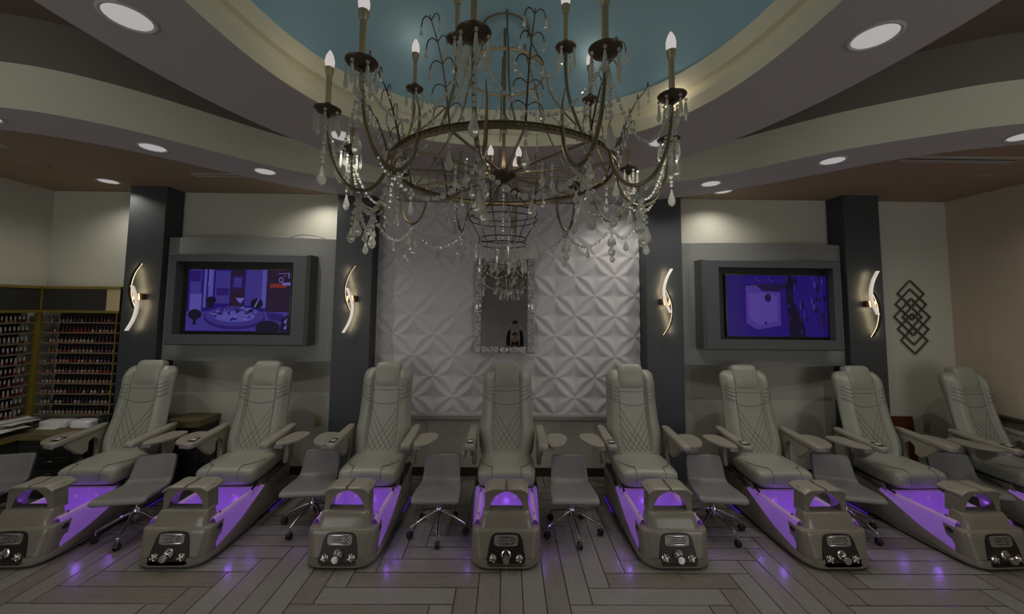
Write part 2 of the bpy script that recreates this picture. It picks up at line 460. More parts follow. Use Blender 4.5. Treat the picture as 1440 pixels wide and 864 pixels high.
# ------------------------------------------------------------------ TV surrounds and televisions
def surround(mir, label):
    s = -1 if mir else 1
    t = thing('tv_surround', label, 'tv surround', (0, 0, 0))
    # bowed backing panel between the columns (left one as built, right one mirrored)
    bm = BM(); secs = []
    xs = [-3.763 + (3.763 - 1.888) * i / 24 for i in range(25)]
    for x in xs:
        q = (x + 2.825) / .9375; b = 1 - q * q
        y = 4.335 - .10 * b; zt = 2.618 + .0 * b; zb = 1.272
        secs.append([(s * x, y, zb), (s * x, y, zt), (s * x, 4.498, zt), (s * x, 4.498, zb)])
    loft(bm, secs); link('backing_panel', bm, M['surround'], t, auto=60)
    bm = BM()
    x0, x1, z0, z1 = (-3.57, -2.085, 1.455, 2.415)
    ox0, ox1, oz0, oz1 = (-3.475, -2.25, 1.565, 2.33)
    Y0, Y1 = 4.10, 4.33
    ch = .03
    def rect(a, b, c, d, y): return [(s * a, y, c), (s * b, y, c), (s * b, y, d), (s * a, y, d)]
    rows = [rect(x0, x1, z0, z1, Y1), rect(x0, x1, z0, z1, Y0 + ch), rect(x0 + ch, x1 - ch, z0 + ch * .4, z1 - ch * .4, Y0), rect(ox0, ox1, oz0, oz1, Y0), rect(ox0, ox1, oz0, oz1, 4.225)]
    loft(bm, rows, caps=False)
    link('frame', bm, M['frame'], t, smooth=False)
    bm = BM(); box(bm, min(s * ox0, s * ox1), max(s * ox0, s * ox1), 4.205, 4.225, oz0, oz1); link('recess_back', bm, M['black'], t, smooth=False)
    return t
surround(False, 'grey bowed wall surround with dark frame holding the left television')
surround(True, 'grey bowed wall surround with dark frame holding the right television')

def emis(name, c, k=.62):
    return mat(name, (0.005, .005, .01), .15, emit=c, es=k)
TVC = dict(bg=(.012, .004, .10), win=(.05, .035, .26), bright=(.10, .085, .42), dark=(.004, .002, .02), brown=(.02, .006, .03),
           table=(.045, .03, .24), pale=(.16, .14, .5), red=(.20, .02, .02), deep=(.016, .004, .17), house=(.075, .035, .30), houselt=(.10, .055, .36), roof=(.012, .005, .05), mid=(.022, .008, .15))
TVM = {k: emis('screen_' + k, v) for k, v in TVC.items()}
def television(cx, label, shapes, w=1.085, h=.655, cz=1.925):
    t = thing('television', label, 'television', (cx, 4.168, cz))
    bm = BM(); box(bm, -w / 2 - .012, w / 2 + .012, .004, .036, -h / 2 - .016, h / 2 + .012, .004); link('bezel', bm, M['black'], t)
    keys = sorted({s[0] for s in shapes}); bm = BM()
    for n, (k, pts) in enumerate(shapes):
        vs_ = [bm.verts.new((-w / 2 + w * max(0, min(1, x)), .0035 - n * .00004, h / 2 - h * max(0, min(1, y)))) for x, y in pts]
        f = bm.faces.new(vs_); f.material_index = keys.index(k)
    me = bpy.data.meshes.new('screen'); bm.to_mesh(me); bm.free()
    for k in keys: me.materials.append(TVM[k])
    o = bpy.data.objects.new('screen', me); COL.objects.link(o); o.parent = t
    return t
def rc(k, x0, y0, x1, y1): return (k, [(x0, y0), (x1, y0), (x1, y1), (x0, y1)])
def el(k, cx, cy, rx, ry, n=20): return (k, [(cx + rx * math.cos(2 * math.pi * i / n), cy + ry * math.sin(2 * math.pi * i / n)) for i in range(n)])
rnd = random.Random(3)
sh = [rc('deep', 0, 0, 1, 1), rc('win', .02, .0, .13, .9), rc('mid', .02, .02, .12, .2), rc('bright', .03, .40, .14, .75), rc('bright', .155, 0, .245, .62), rc('mid', .18, 0, .20, .6), rc('win', .265, .02, .41, .55), rc('mid', .28, .3, .40, .42),
      rc('brown', .415, 0, .55, .6), rc('mid', .43, .1, .535, .31), rc('win', .445, .125, .52, .28), rc('win', .56, .0, .715, .58), rc('bright', .72, 0, .765, .62),
      rc('brown', .77, 0, 1, .72), rc('red', .80, .22, .96, .29), rc('pale', .92, .20, 1.0, .25), rc('pale', .875, .05, .985, .06), rc('pale', .975, .04, .985, .13), el('pale', .905, .16, .022, .045), el('brown', .905, .16, .014, .03), rc('pale', .93, .09, .95, .10),
      rc('win', 0, .68, .99, .99), el('mid', .47, .78, .30, .19), el('table', .47, .755, .285, .165), el('bright', .47, .76, .2, .09)]
for i in range(46):
    a, q = rnd.random() * 6.28, rnd.random() ** .5
    sh.append(el(rnd.choice(['pale', 'dark', 'mid', 'bright']), .46 + .24 * q * math.cos(a), .72 + .11 * q * math.sin(a), rnd.uniform(.006, .03), rnd.uniform(.008, .03), 6))
sh += [el('dark', .085, .73, .065, .085), rc('dark', .07, .8, .10, .9), el('dark', .235, .50, .05, .06), rc('dark', .19, .55, .26, .62), el('dark', .68, .55, .06, .09), ('pale', [(.655, .6), (.70, .45), (.705, .46), (.67, .61)]), el('dark', .80, .94, .12, .12), ('mid', [(.78, .68), (.93, .72), (.98, .86), (.80, .80)]),
       ('dark', [(.93, .78), (1, .72), (1, .99), (.92, .99)]), ('pale', [(.95, .84), (.985, .78), (.975, .88)]), ('pale', [(.95, .94), (.985, .88), (.975, .97)]), el('mid', .52, .50, .035, .05), ('pale', [(.47, .46), (.56, .46), (.52, .55)]),
       rc('pale', .205, .0, .215, .12), rc('pale', .21, .12, .22, .2), rc('pale', .2, .2, .21, .27)]  # these strips paint the wall light's reflection into the screen picture
television(-2.85, 'wall television left of centre showing a blue-tinted dining room', sh)
sh = [rc('deep', 0, 0, 1, 1), ('mid', [(0, 0), (.15, 0), (.10, .5), (.2, 1), (0, 1)]), ('dark', [(.58, 0), (.68, 0), (.66, .4), (.76, .8), (.78, 1), (.62, 1), (.60, .5)]),
      ('roof', [(.13, .16), (.60, .13), (.585, .22), (.19, .2)]), ('house', [(.19, .17), (.31, .165), (.35, .25), (.535, .27), (.53, .82), (.30, .89), (.19, .79)]),
      ('houselt', [(.21, .30), (.34, .28), (.50, .34), (.50, .75), (.32, .82), (.22, .70)]), ('roof', [(.30, .17), (.56, .18), (.53, .27), (.36, .26)]), el('roof', .41, .37, .032, .068), el('mid', .38, .78, .015, .025)]
for i in range(60):
    x, y = rnd.uniform(.58, .99), rnd.random()
    sh.append(el(rnd.choice(['dark', 'dark', 'win', 'mid', 'brown']), x, y, rnd.uniform(.004, .014), rnd.uniform(.02, .09), 7))
for i in range(16):
    sh.append(el(rnd.choice(['win', 'mid', 'dark']), rnd.uniform(.3, .55), rnd.uniform(.01, .12), .012, .012, 6))
television(2.912, 'wall television on the right showing a blue-tinted birdhouse beside a tree', sh)

# loose cable on top of the left surround
bm = BM(); tube(bm, smooth_path([(-2.42, 4.30, 2.623), (-2.30, 4.29, 2.655), (-2.15, 4.29, 2.65), (-2.02, 4.31, 2.623)], 5), .0035, 6)
tag(link('cable', bm, M['darkwood']), 'thin loose cable looping over the top of the left television surround', 'cable')

# ------------------------------------------------------------------ wall sconces
M['mount'] = mat('bronze_mount', (.14, .09, .05), .4, metal=.5)
M['sconce_glow'] = mat('warm_light_strip', (.8, .7, .5), .5, emit=(1, .78, .42), es=1.2)
M['sconce_glow_front'] = mat('pale_light_strip', (.8, .75, .7), .5, emit=(1, .88, .78), es=.42)
def make_sconce():
    t = thing('wall_sconce', '', 'wall light')
    a1 = [tuple(p) for p in smooth_path([(.042, -.075, .355), (-.018, -.075, .26), (-.050, -.075, .15), (-.052, -.075, .06), (-.034, -.075, -.03), (.004, -.075, -.125)], 5)]
    a2 = [tuple(p) for p in smooth_path([(-.022, -.08, .115), (.012, -.08, .03), (.040, -.08, -.06), (.038, -.08, -.16), (.008, -.08, -.26), (-.046, -.08, -.36)], 5)]
    def ribbon(pts, w, name, m, y0, y1):
        bm = BM(); secs = []
        for p in pts: secs.append([(p[0] - w, y0, p[2]), (p[0] + w, y0, p[2]), (p[0] + w, y1, p[2]), (p[0] - w, y1, p[2])])
        loft(bm, secs); return link(name, bm, m, t, smooth=False)
    ribbon(a1, .0065, 'upper_arc', M['black'], -.085, -.065)
    ribbon(a1, .009, 'upper_light_strip', M['sconce_glow'], -.068, -.062)
    ribbon(a2, .005, 'lower_arc', M['gold'], -.069, -.064)
    ribbon(a2, .012, 'lower_light_strip', M['sconce_glow_front'], -.095, -.07)
    bm = BM(); box(bm, -.05, .06, -.05, 0, -.035, .035, .006); link('wall_mount', bm, M['mount'], t)
    return t
SC = [(-3.965, 1.955, 0, 'curved two-arc wall light on the far-left slate column, beside the nail polish racks'),
      (-1.685, 1.955, 0, 'curved two-arc wall light on the slate column left of the white panelling'),
      (1.735, 1.955, 1, 'curved two-arc wall light on the slate column right of the white panelling'),
      (3.985, 1.955, 1, 'curved two-arc wall light on the far-right slate column, beside the bronze wall art')]
s0 = make_sconce()
for i, (x, z, fl, lab) in enumerate(SC):
    o = s0 if i == 0 else dup(s0)
    o.location = (x, 4.26, z); o['label'] = lab; o['group'] = 'wall lights on the slate columns'
    if fl: o.rotation_euler = (0, math.pi, 0); o.scale = (1, -1, 1) if False else (1, 1, 1)
# flipped sconces are turned upside down about the column's normal; put them back out in front
for o in [q for q in bpy.data.objects if q.name.startswith('wall_sconce')]:
    if o.rotation_euler[1] > 1: o.rotation_euler = (0, math.pi, 0)
for (x, z, fl, lab) in SC:
    # light thrown back onto the column by each curved strip
    for dx, dz, ln, tl in ((-.035, .215, .24, -14), (-.035, -.02, .20, 12), (.030, -.02, .22, -10), (.012, -.24, .24, 16)):
        L = bpy.data.lights.new('sconce_light', 'AREA'); L.shape = 'RECTANGLE'; L.size = .014; L.size_y = ln; L.energy = .22; L.color = (1, .77, .44)
        lo = bpy.data.objects.new('sconce_light', L); COL.objects.link(lo)
        k_ = -1 if fl else 1
        lo.location = (x + dx * k_, 4.26 - (.052 if fl == (dz < 0) else .052), z + dz * k_)
        lo.rotation_euler = (R(90), R(tl), 0)

# ------------------------------------------------------------------ downlights, vents
def make_downlight():
    t = thing('recessed_downlight', '', 'ceiling light')
    bm = BM(); lathe(bm, [(.098, 0), (.098, -.004), (.090, -.007), (.082, -.004), (.080, .0)], 32); link('trim_ring', bm, M['whitetrim'], t)
    bm = BM(); lathe(bm, [(.081, -.001), (.078, -.004), (.001, -.006)], 32); link('lens', bm, M['lens'], t)
    return t
DL = [(-1.607, 1.571, ZS - .01, 'round downlight in the oval ring, nearest on the left'), (1.602, 1.611, ZS - .01, 'round downlight in the oval ring, nearest on the right'),
      (1.10, 2.72, ZS - .01, 'round downlight in the oval ring behind the right side of the chandelier'), (-1.18, 2.70, ZS - .01, 'round downlight in the oval ring behind the left side of the chandelier'),
      (-2.77, 2.98, ZS, 'round downlight in the left curved soffit, second from the frame edge'), (-2.22, 3.50, ZS, 'round downlight in the left curved soffit, nearest the left air slot'),
      (1.967, 3.68, ZS, 'round downlight in the right curved soffit, beside the tan ceiling one'), (2.635, 3.06, ZS, 'round downlight in the right curved soffit beside the dark air vent'),
      (3.56, 2.57, ZS, 'round downlight in the right curved soffit cut by the right frame edge'), (-3.45, 2.50, ZS, 'round downlight in the left curved soffit cut by the left frame edge'),
      (1.278, 3.99, ZS, 'round downlight above the right slate column beside the panelling'), (-4.25, 4.10, ZC, 'round downlight in the tan ceiling above the far-left slate column'),
      (2.36, 4.17, ZC, 'round downlight in the tan ceiling above the right television'), (-2.10, 4.20, ZC, 'round downlight half hidden in the tan ceiling near the left inner column'),
      (-1.6, -.2, ZS - .01, 'round downlight in the oval ring behind the photographer, left'), (1.6, -.2, ZS - .01, 'round downlight in the oval ring behind the photographer, right'),
      (4.45, 3.0, ZC, 'round downlight in the tan ceiling outside the frame, beside the right wall'), (-4.75, 2.9, ZC, 'round downlight in the tan ceiling outside the frame, beside the left wall')]  # the left lamp is an unseen addition that brightens that wall
d0 = make_downlight()
for i, (x, y, z, lab) in enumerate(DL):
    o = d0 if i == 0 else dup(d0)
    o.location = (x, y, z); o['label'] = lab; o['group'] = 'recessed ceiling downlights'
    L = bpy.data.lights.new('downlight_lamp', 'SPOT'); L.energy = SPOT_W * (1.2 if y < 1.8 else 1); L.color = (1, .95, .85); L.spot_size = R(125 if y < 1.8 else 150); L.spot_blend = .9; L.shadow_soft_size = .012
    lo = bpy.data.objects.new('downlight_lamp', L); COL.objects.link(lo); lo.location = (x, y, z - .03)
def slot(x0, x1, y0, y1, z, lab, n=2, rz=0):
    cx, cy = (x0 + x1) / 2, (y0 + y1) / 2; hx, hy = (x1 - x0) / 2, (y1 - y0) / 2
    t = thing('air_vent', lab, 'air vent', (cx, cy, z), rz)
    bm = BM(); box(bm, -hx, hx, -hy, -hy + .012, -.008, 0); box(bm, -hx, hx, hy - .012, hy, -.008, 0)
    box(bm, -hx, -hx + .012, -hy + .012, hy - .012, -.008, 0); box(bm, hx - .012, hx, -hy + .012, hy - .012, -.008, 0); link('vent_frame', bm, M['vent'], t, smooth=False)
    bm = BM(); box(bm, -hx + .01, hx - .01, -hy + .01, hy - .01, -.002, 0); link('backing', bm, M['ventdark'], t, smooth=False)
    for k in range(n):
        y = -hy + .012 + (2 * hy - .024) * (k + .5) / n
        bm = BM(); box(bm, -hx + .012, hx - .012, y - .006, y + .006, -.006, -.002); link('slat', bm, M['vent'], t, smooth=False)
slot(-3.15, -2.38, 3.80, 3.90, ZC, 'long narrow air slot in the tan ceiling left of the chandelier')
slot(-4.75, -4.15, 3.10, 3.20, ZC, 'long narrow air slot in the tan ceiling at the left frame edge')
slot(3.35, 4.35, 3.13, 3.25, ZC, 'long narrow air slot in the tan ceiling on the right')
slot(2.72, 3.02, 3.34, 3.52, ZC, 'dark louvred air vent beside the right curved soffit', 5, R(-35))
for x, y, lab in ((-4.47, 3.61, 'flat round ceiling speaker in the tan ceiling on the left'), (4.5, 3.64, 'flat round ceiling speaker in the tan ceiling on the right')):
    bm = BM(); lathe(bm, [(.115, 0), (.115, -.006), (.105, -.010), (.001, -.011)], 32); o = link('ceiling_speaker', bm, M['brown_ceil']); o.location = (x, y, ZC); tag(o, lab, 'ceiling speaker')
bm = BM(); lathe(bm, [(.03, 0), (.03, -.006), (.012, -.01), (.01, -.035), (.022, -.04), (.001, -.042)], 16); o = link('sprinkler_head', bm, M['vent']); o.location = (3.72, 2.83, ZC); tag(o, 'small sprinkler head in the tan ceiling on the right', 'sprinkler')

# ------------------------------------------------------------------ pedicure spa chairs (local y = room Y - 3.5)
HW = [(-.575, .14), (-.565, .19), (-.54, .225), (-.50, .25), (-.42, .265), (-.25, .275), (0, .28), (.35, .278), (.50, .27), (.55, .262)]
RIM = [(-.575, .055), (-.55, .06), (-.47, .075), (-.40, .10), (-.30, .125), (-.22, .15), (0, .245), (.1, .285), (.2, .31), (.4, .332), (.55, .325)]
LIFT = [(-.575, .03), (-.54, .012), (-.45, .004), (0, .004), (.55, .004)]
def hw(y): return interp(HW, y)
def rim(y): return interp(RIM, y)
BK0, BK1 = Vector((0, .375, .45)), Vector((0, .585, 1.245))   # bottom and top of the reclined back line
BD = (BK1 - BK0); BL = BD.length; BD.normalize(); BN = Vector((0, -BD.z, BD.y))  # BN points towards the sitter
BW = [(0, .235), (.08, .258), (.22, .268), (.45, .255), (.7, .247), (.86, .247), (.94, .240), (.98, .222), (1, .185)]
def bfront(u, v):
    W = sstep(BW, v)
    base = .055 * (1 - abs(u) ** 5) * (1 if v < .9 else 1 - ((v - .9) / .1) ** 2 * .6)
    a_ = abs(u); bol = .040 * (0 if a_ < .50 else sstep([(.50, 0), (.62, 1), (.78, 1), (1.0, .35)], a_)) * sstep([(0, .3), (.15, 1), (.85, 1), (1, .2)], v)
    cur = .03 * math.sin(math.pi * min(1, v * 1.2)) * -1
    p = BK0 + BD * (BL * v) + BN * (base + bol + cur + .03)
    return Vector((W * u, p.y, p.z))
def bback(u, v):
    W = sstep(BW, v); p = BK0 + BD * (BL * v) - BN * (.075 * (1 - abs(u) ** 4) + .0)
    return Vector((W * u * .985, p.y, p.z))

M['emblem'] = mat('dark_blue_emblem', (.05, .055, .09), .2, metal=.4)
def make_tray(t, s, folded=False):
    # s = -1 left, +1 right: teardrop manicure tray hung outside the arm
    pts = [(.365, .10), (.375, .30), (.41, .345), (.47, .365), (.53, .35), (.558, .29), (.560, .22), (.54, .14), (.50, .06), (.44, .02), (.39, .02)]
    P = [tuple(p)[:2] for p in smooth_path([(x * s, y, 0) for x, y in pts + [pts[0]]], 3)][:-1]
    bm = BM()
    if not folded: prism(bm, P, 'z', .652, .668); bmesh.ops.bevel(bm, geom=[e for e in bm.edges if abs(e.verts[0].co.z - e.verts[1].co.z) < 1e-5], offset=.004, segments=1, affect='EDGES')
    else:
        Q = [(.62 - (abs(x) - .365) * .55, y * .8 + .0) for x, y in P]
        prism(bm, [(y, z) for z, y in Q], 'x', s * .372, s * .388)
    tr = link('tray', bm, M['arm'], t)
    bm = BM()
    if not folded: box(bm, min(s * .365, s * .45), max(s * .365, s * .45), .03, .10, .618, .651, .012)
    else: box(bm, min(s * .362, s * .39), max(s * .362, s * .39), .05, .12, .60, .65, .01)
    link('tray_hinge', bm, M['arm'], tr)
    return tr

def make_chair():
    t = thing('pedicure_chair', '', 'pedicure chair')
    # outer shell of the foot bath
    ys = [-.575, -.57, -.56, -.54, -.52, -.50, -.46, -.42, -.36, -.30, -.25, -.2, -.1, 0, .08, .16, .25, .35, .43, .50, .535, .55]
    bm = BM(); secs = []
    for y in ys:
        w, r_, l = hw(y), rim(y), interp(LIFT, y)
        e = .97 if y > .54 else 1
        zi = .02 if y < .03 else r_ - .012
        pr = [(w * .90, zi), (w * .94, zi), (w * .965, r_ - .012), (w * .985, r_), (w, r_ - .01), (w * 1.0, l + (r_ - l) * .45), (w * .985, l + .05), (w * .93, l + .022), (w * .84, l)]
        secs.append([(x * e, y, z) for x, z in pr] + [(-x * e, y, z) for x, z in reversed(pr)])
    loft(bm, secs); link('tub_shell', bm, M['shell'], t, auto=45)
    # LED strip under both sides
    for s in (-1, 1):
        bm = BM(); box(bm, min(s * .262, s * .276), max(s * .262, s * .270), .22, .50, .004, .010)
        link('under_light_strip', bm, M['purple'], t, smooth=False)
    # lit basin
    bm = BM(); rows = []
    yb = [-.45, -.42, -.38, -.30, -.2, -.1, -.02, .0]
    for i, y in enumerate(yb):
        w, r_ = hw(y) * .97, rim(y) + .0
        rz = .290
        pr = [(w, r_ - .006), (.245, .25 if r_ < .25 else r_ + .004), (.232, .278), (.222, rz), (.207, rz), (.197, .272), (.185, .20), (.160, .13), (.10, .11)]
        P = [(x, y, max(z, 0)) for x, z in pr] + [(-x, y, z) for x, z in reversed(pr)]
        rows.append([bm.verts.new(p) for p in P])
    for a, b in zip(rows, rows[1:]):
        for i in range(len(a) - 1):
            f = bm.faces.new((a[i], a[i + 1], b[i + 1], b[i])); f.material_index = 1 if i in (2, 3, 4, 12, 13, 14) else 0
    # rear skirts run on beside the seat base
    for s in (1, -1):
        pr = [[(s * hw(y) * .97, y, rim(y) - .004), (s * (.245 - y * .05), y, rim(y) + .01 if y > .01 else .25), (s * (.232 - y * .2), y, .292)] for y in (0, .05, .10)]
        loft(bm, pr, closed=False)
    # back wall of the basin
    xs = [-.215, -.20, -.1, 0, .1, .20, .215]
    loft(bm, [[(x, .0 - (.03 if abs(x) < .21 else 0) * (1 - (z - .1) / .2), z) for x in xs] for z in (.10, .17, .25, .303)], closed=False)
    loft(bm, [[(x, y, .303) for x in xs] for y in (0, .10)], closed=False, mi=1)
    link('basin', bm, [M['acrylic'], M['acrylic_rim']], t, auto=50)
    for x, z in ((-.09, .245), (.075, .25)):
        bm = BM(); lathe(bm, [(.016, 0), (.016, .006), (.009, .009), (.001, .009)], 12)
        bmesh.ops.rotate(bm, verts=bm.verts, matrix=Matrix.Rotation(R(90), 3, 'X'))
        o = link('water_jet', bm, M['acrylic_rim'], t); o.location = (x, -.006, z)
    # drain and little tap in the basin
    bm = BM(); lathe(bm, [(.035, 0), (.034, .006), (.024, .009), (.001, .007)], 20); box(bm, -.03, .03, -.006, .006, .008, .02, .003); box(bm, -.006, .006, -.03, .03, .008, .02, .003); lathe(bm, [(.012, .02), (.012, .035), (.001, .038)], 12)
    o = link('drain', bm, M['chrome'], t); o.location = (0, -.12, .112)
    # front console
    bm = BM(); secs = []
    def ring(z, hwid, y0, y1, rr, yb_):
        # rounded plan: front edge at y0, side reaching back to yb_
        P = []
        for k in range(7):
            a = -math.pi / 2 + (math.pi / 2) * k / 6
            P.append((hwid - rr + rr * math.cos(a), y0 + rr + rr * math.sin(a), z))
        P.append((hwid * 1.0, yb_ - .02, z)); P.append((hwid - .02, yb_, z))
        return P + [(-x, y, z_) for x, y, z_ in reversed(P)]
    for z, h_, y0, rr, yb_ in ((.03, .238, -.568, .085, -.44), (.06, .248, -.562, .085, -.42), (.12, .250, -.546, .075, -.385), (.20, .254, -.530, .065, -.37), (.235, .252, -.522, .055, -.36), (.248, .248, -.516, .05, -.35), (.252, .240, -.508, .045, -.345)):
        secs.append(ring(z, h_, y0, 0, rr, yb_))
    loft(bm, secs); link('console_body', bm, M['shell'], t, auto=50)
    bm = BM(); secs = []
    for z, h_, y0, y1 in ((.245, .205, -.50, -.34), (.27, .192, -.492, -.345), (.325, .182, -.470, -.35), (.345, .176, -.455, -.355), (.352, .165, -.44, -.365)):
        cy = (y0 + y1) / 2; secs.append([(x, cy + yy, z) for x, yy in srect(0, 0, h_, (y1 - y0) / 2, 36, 7)])
    loft(bm, secs); link('footrest_base', bm, M['shell'], t, auto=40)
    # footrest bridge: hoop with a round opening, two pads on top
    def arch(y, g=0):
        out = [(.165 - g, .33), (.160 - g, .40), (.158 - g, .47), (.150 - g, .492), (.135 - g, .502)]
        return out
    bm = BM()
    oo = [(.168, .335), (.164, .42), (.160, .475), (.148, .496), (.130, .502), (.06, .502), (0, .502)]
    ii = []
    for k in range(7):
        a = math.pi / 2 * k / 6; ii.append((.130 * math.cos(a), .335 + .152 * math.sin(a)))
    L_ = oo + [(-x, z) for x, z in reversed(oo[:-1])]
    I_ = ii + [(-x, z) for x, z in reversed(ii[:-1])]
    loft(bm, [[(x, -.435, z) for x, z in L_], [(x, -.330, z + .004) for x, z in L_], [(x * 1.03, -.330, z + .004) for x, z in I_], [(x, -.435, z) for x, z in I_], [(x, -.435, z) for x, z in L_]], closed=False)
    for s in (-1, 1): box(bm, min(s * .130, s * .168), max(s * .130, s * .168), -.435, -.33, .33, .337)
    link('footrest_hoop', bm, M['shell'], t, auto=40)
    for s in (-1, 1):
        bm = BM(); secs = []
        for i in range(9):
            x = .011 + (.168 - .011) * i / 8; dz = .0 if i < 6 else -.006 * (i - 5) ** 1.5
            zz = .503 + dz
            secs.append([(s * x, y, z) for y, z in ((-.452, zz - .002), (-.452, zz + .008), (-.44, zz + .014), (-.36, zz + .010), (-.29, zz + .016), (-.275, zz + .012), (-.275, zz + .0), (-.36, zz - .002))])
        loft(bm, secs); link('footrest_pad', bm, M['arm'], t, auto=50)
    # dark control plate following the sloping console face
    def fy(z): return interp([(.03, -.568), (.06, -.562), (.12, -.548), (.20, -.530), (.235, -.522)], z)
    cp = [(.145, .040), (.143, .050), (.122, .165), (.112, .205), (.098, .226), (.075, .234), (0, .238)]
    cp = cp + [(-x, z) for x, z in reversed(cp[:-1])]
    bm = BM()
    fr = [bm.verts.new((x, fy(z) - .008, z)) for x, z in cp]; bk = [bm.verts.new((x, fy(z) + .02, z)) for x, z in cp]
    bm.faces.new(fr)
    for i in range(len(fr)): j = (i + 1) % len(fr); bm.faces.new((fr[i], fr[j], bk[j], bk[i]))
    plate = link('control_panel', bm, M['panel'], t, smooth=False)
    tilt = math.atan2(.038, .205)
    def on_plate(name, bm, m, x, z, d=.008, parent=plate):
        bmesh.ops.rotate(bm, verts=bm.verts, matrix=Matrix.Rotation(R(90) - tilt * 0 , 3, 'X'))
        bmesh.ops.rotate(bm, verts=bm.verts, matrix=Matrix.Rotation(-tilt, 3, 'X'))
        o = link(name, bm, m, parent); o.location = (x, fy(z) - d, z); return o
    # badge (built lying flat, then stood up on the plate)
    bm = BM()
    prism(bm, [(x, y) for x, y in srect(0, 0, .088, .037, 32, 5)], 'z', 0, .004)
    bd = on_plate('badge', bm, M['badge'], 0, .192)
    for y in (-.027, .027):
        bm = BM(); box(bm, -.07, .07, y - .0035, y + .0035, .004, .0075, .002); on_plate('badge_bar', bm, M['chrome'], 0, .192)
        bm = BM(); prism(bm, [(-.07, y - math.copysign(.005, y)), (.07, y - math.copysign(.005, y)), (.0, y - math.copysign(.0105, y))], 'z', .0041, .0048); on_plate('badge_inlay', bm, M['black'], 0, .192)
    cu = bpy.data.curves.new('badge_text', 'FONT'); cu.body = 'LEXO'; cu.size = .026; cu.align_x = 'CENTER'; cu.align_y = 'CENTER'; cu.extrude = .0006
    to = bpy.data.objects.new('tmp', cu); COL.objects.link(to)
    me = bpy.data.meshes.new_from_object(to.evaluated_get(bpy.context.evaluated_depsgraph_get()))
    bpy.data.objects.remove(to)
    bm = BM(); bm.from_mesh(me); bmesh.ops.translate(bm, verts=bm.verts, vec=(-.016, 0, .0047))
    for a in range(4):
        c, s_ = math.cos(a * math.pi / 2), math.sin(a * math.pi / 2)
        tri = [(.005, 0), (.017, -.008), (.017, .008)]
        prism(bm, [(.047 + x * c - y * s_, x * s_ + y * c) for x, y in tri], 'z', .0041, .0052)
    on_plate('badge_lettering', bm, M['black'], 0, .192)
    # knobs
    for x, z, r_ in ((-.095, .083, .026), (.095, .083, .026)):
        bm = BM(); lathe(bm, [(r_, 0), (r_, .004), (r_ * .8, .008), (r_ * .62, .010), (r_ * .55, .022), (r_ * .4, .026), (.001, .027)], 20)
        for k in range(4):
            a = k * math.pi / 2 + .4; lathe(bm, [(.006, .008), (.006, .019), (.001, .021)], 8, c=(r_ * .72 * math.cos(a), r_ * .72 * math.sin(a), 0))
        on_plate('knob', bm, M['chrome'], x, z)
    bm = BM(); lathe(bm, [(.034, 0), (.033, .006), (.026, .009), (.024, .008), (.001, .008)], 24); on_plate('dial_ring', bm, M['chrome'], 0, .105)
    bm = BM(); lathe(bm, [(.012, 0), (.012, .02), (.024, .024), (.026, .05), (.023, .056), (.001, .057)], 24); on_plate('faucet_knob', bm, M['chrome'], 0, .088)
    # oval emblem on both flanks
    for s in (-1, 1):
        bm = BM(); lathe(bm, [(.001, 0), (.022, .001), (.024, -.002)], 20)
        bmesh.ops.scale(bm, verts=bm.verts, vec=(.8, 1.15, 1)); bmesh.ops.rotate(bm, verts=bm.verts, matrix=Matrix.Rotation(R(90) * s, 3, 'Y'))
        o = link('side_emblem', bm, M['emblem'], t); o.location = (s * .254, -.42, .215)
        bm = BM(); lathe(bm, [(.009, -.004), (.009, .004), (.001, .005)], 12); bmesh.ops.rotate(bm, verts=bm.verts, matrix=Matrix.Rotation(R(90) * s, 3, 'Y'))
        o = link('side_bolt', bm, M['chrome'], t); o.location = (s * .215, -.375, .297)
    # undercarriage, fairings
    bm = BM(); box(bm, -.215, .215, .03, .50, .22, .345, .01); link('undercarriage', bm, M['shelldark'], t)
    for s in (-1, 1):
        bm = BM(); prism(bm, [(.06, .26), (.10, .338), (.40, .345), (.48, .30), (.40, .26)], 'x', s * .218, s * .242); link('seat_fairing', bm, M['shell'], t)
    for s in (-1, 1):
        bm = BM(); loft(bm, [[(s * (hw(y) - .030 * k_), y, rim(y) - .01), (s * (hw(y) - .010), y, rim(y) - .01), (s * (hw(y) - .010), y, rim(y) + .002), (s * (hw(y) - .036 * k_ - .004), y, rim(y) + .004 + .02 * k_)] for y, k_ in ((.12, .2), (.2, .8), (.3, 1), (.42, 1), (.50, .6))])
        link('shadow_gap', bm, M['shelldark'], t)  # raised black strip standing in for the shade between shell and seat
    bm = BM(); box(bm, -.2, .2, .42, .56, .02, .50, .02); link('rear_housing', bm, M['shell'], t)
    # seat cushion
    bm = BM(); secs = []
    for y, w, zb, zt in ((-.055, .19, .375, .435), (-.05, .215, .355, .455), (-.035, .235, .342, .472), (-.01, .246, .336, .482), (.04, .252, .334, .489), (.15, .255, .336, .490), (.28, .250, .342, .495), (.38, .242, .35, .502), (.44, .235, .36, .49)):
        secs.append([(x, y, z) for x, z in srect(0, (zb + zt) / 2, w, (zt - zb) / 2, 40, 4.5)])
    loft(bm, secs); seat = link('seat', bm, M['leather'], t, auto=60)
    for s in (-1, 1):
        bm = BM(); tube(bm, smooth_path([(s * .125, .02, .4895), (s * .125, -.02, .481), (s * .126, -.045, .462), (s * .127, -.0555, .42), (s * .127, -.052, .37)], 4), .0028, 6)
        tube(bm, smooth_path([(s * .125, .02, .4895), (s * .16, .035, .490), (s * .205, .10, .4915), (s * .235, .17, .487)], 4), .0028, 6)
        link('seam', bm, M['seam'], seat)
    # backrest
    bm = BM(); secs = []; nu = 56
    us = [-1 + 2 * i / nu for i in range(nu + 1)]
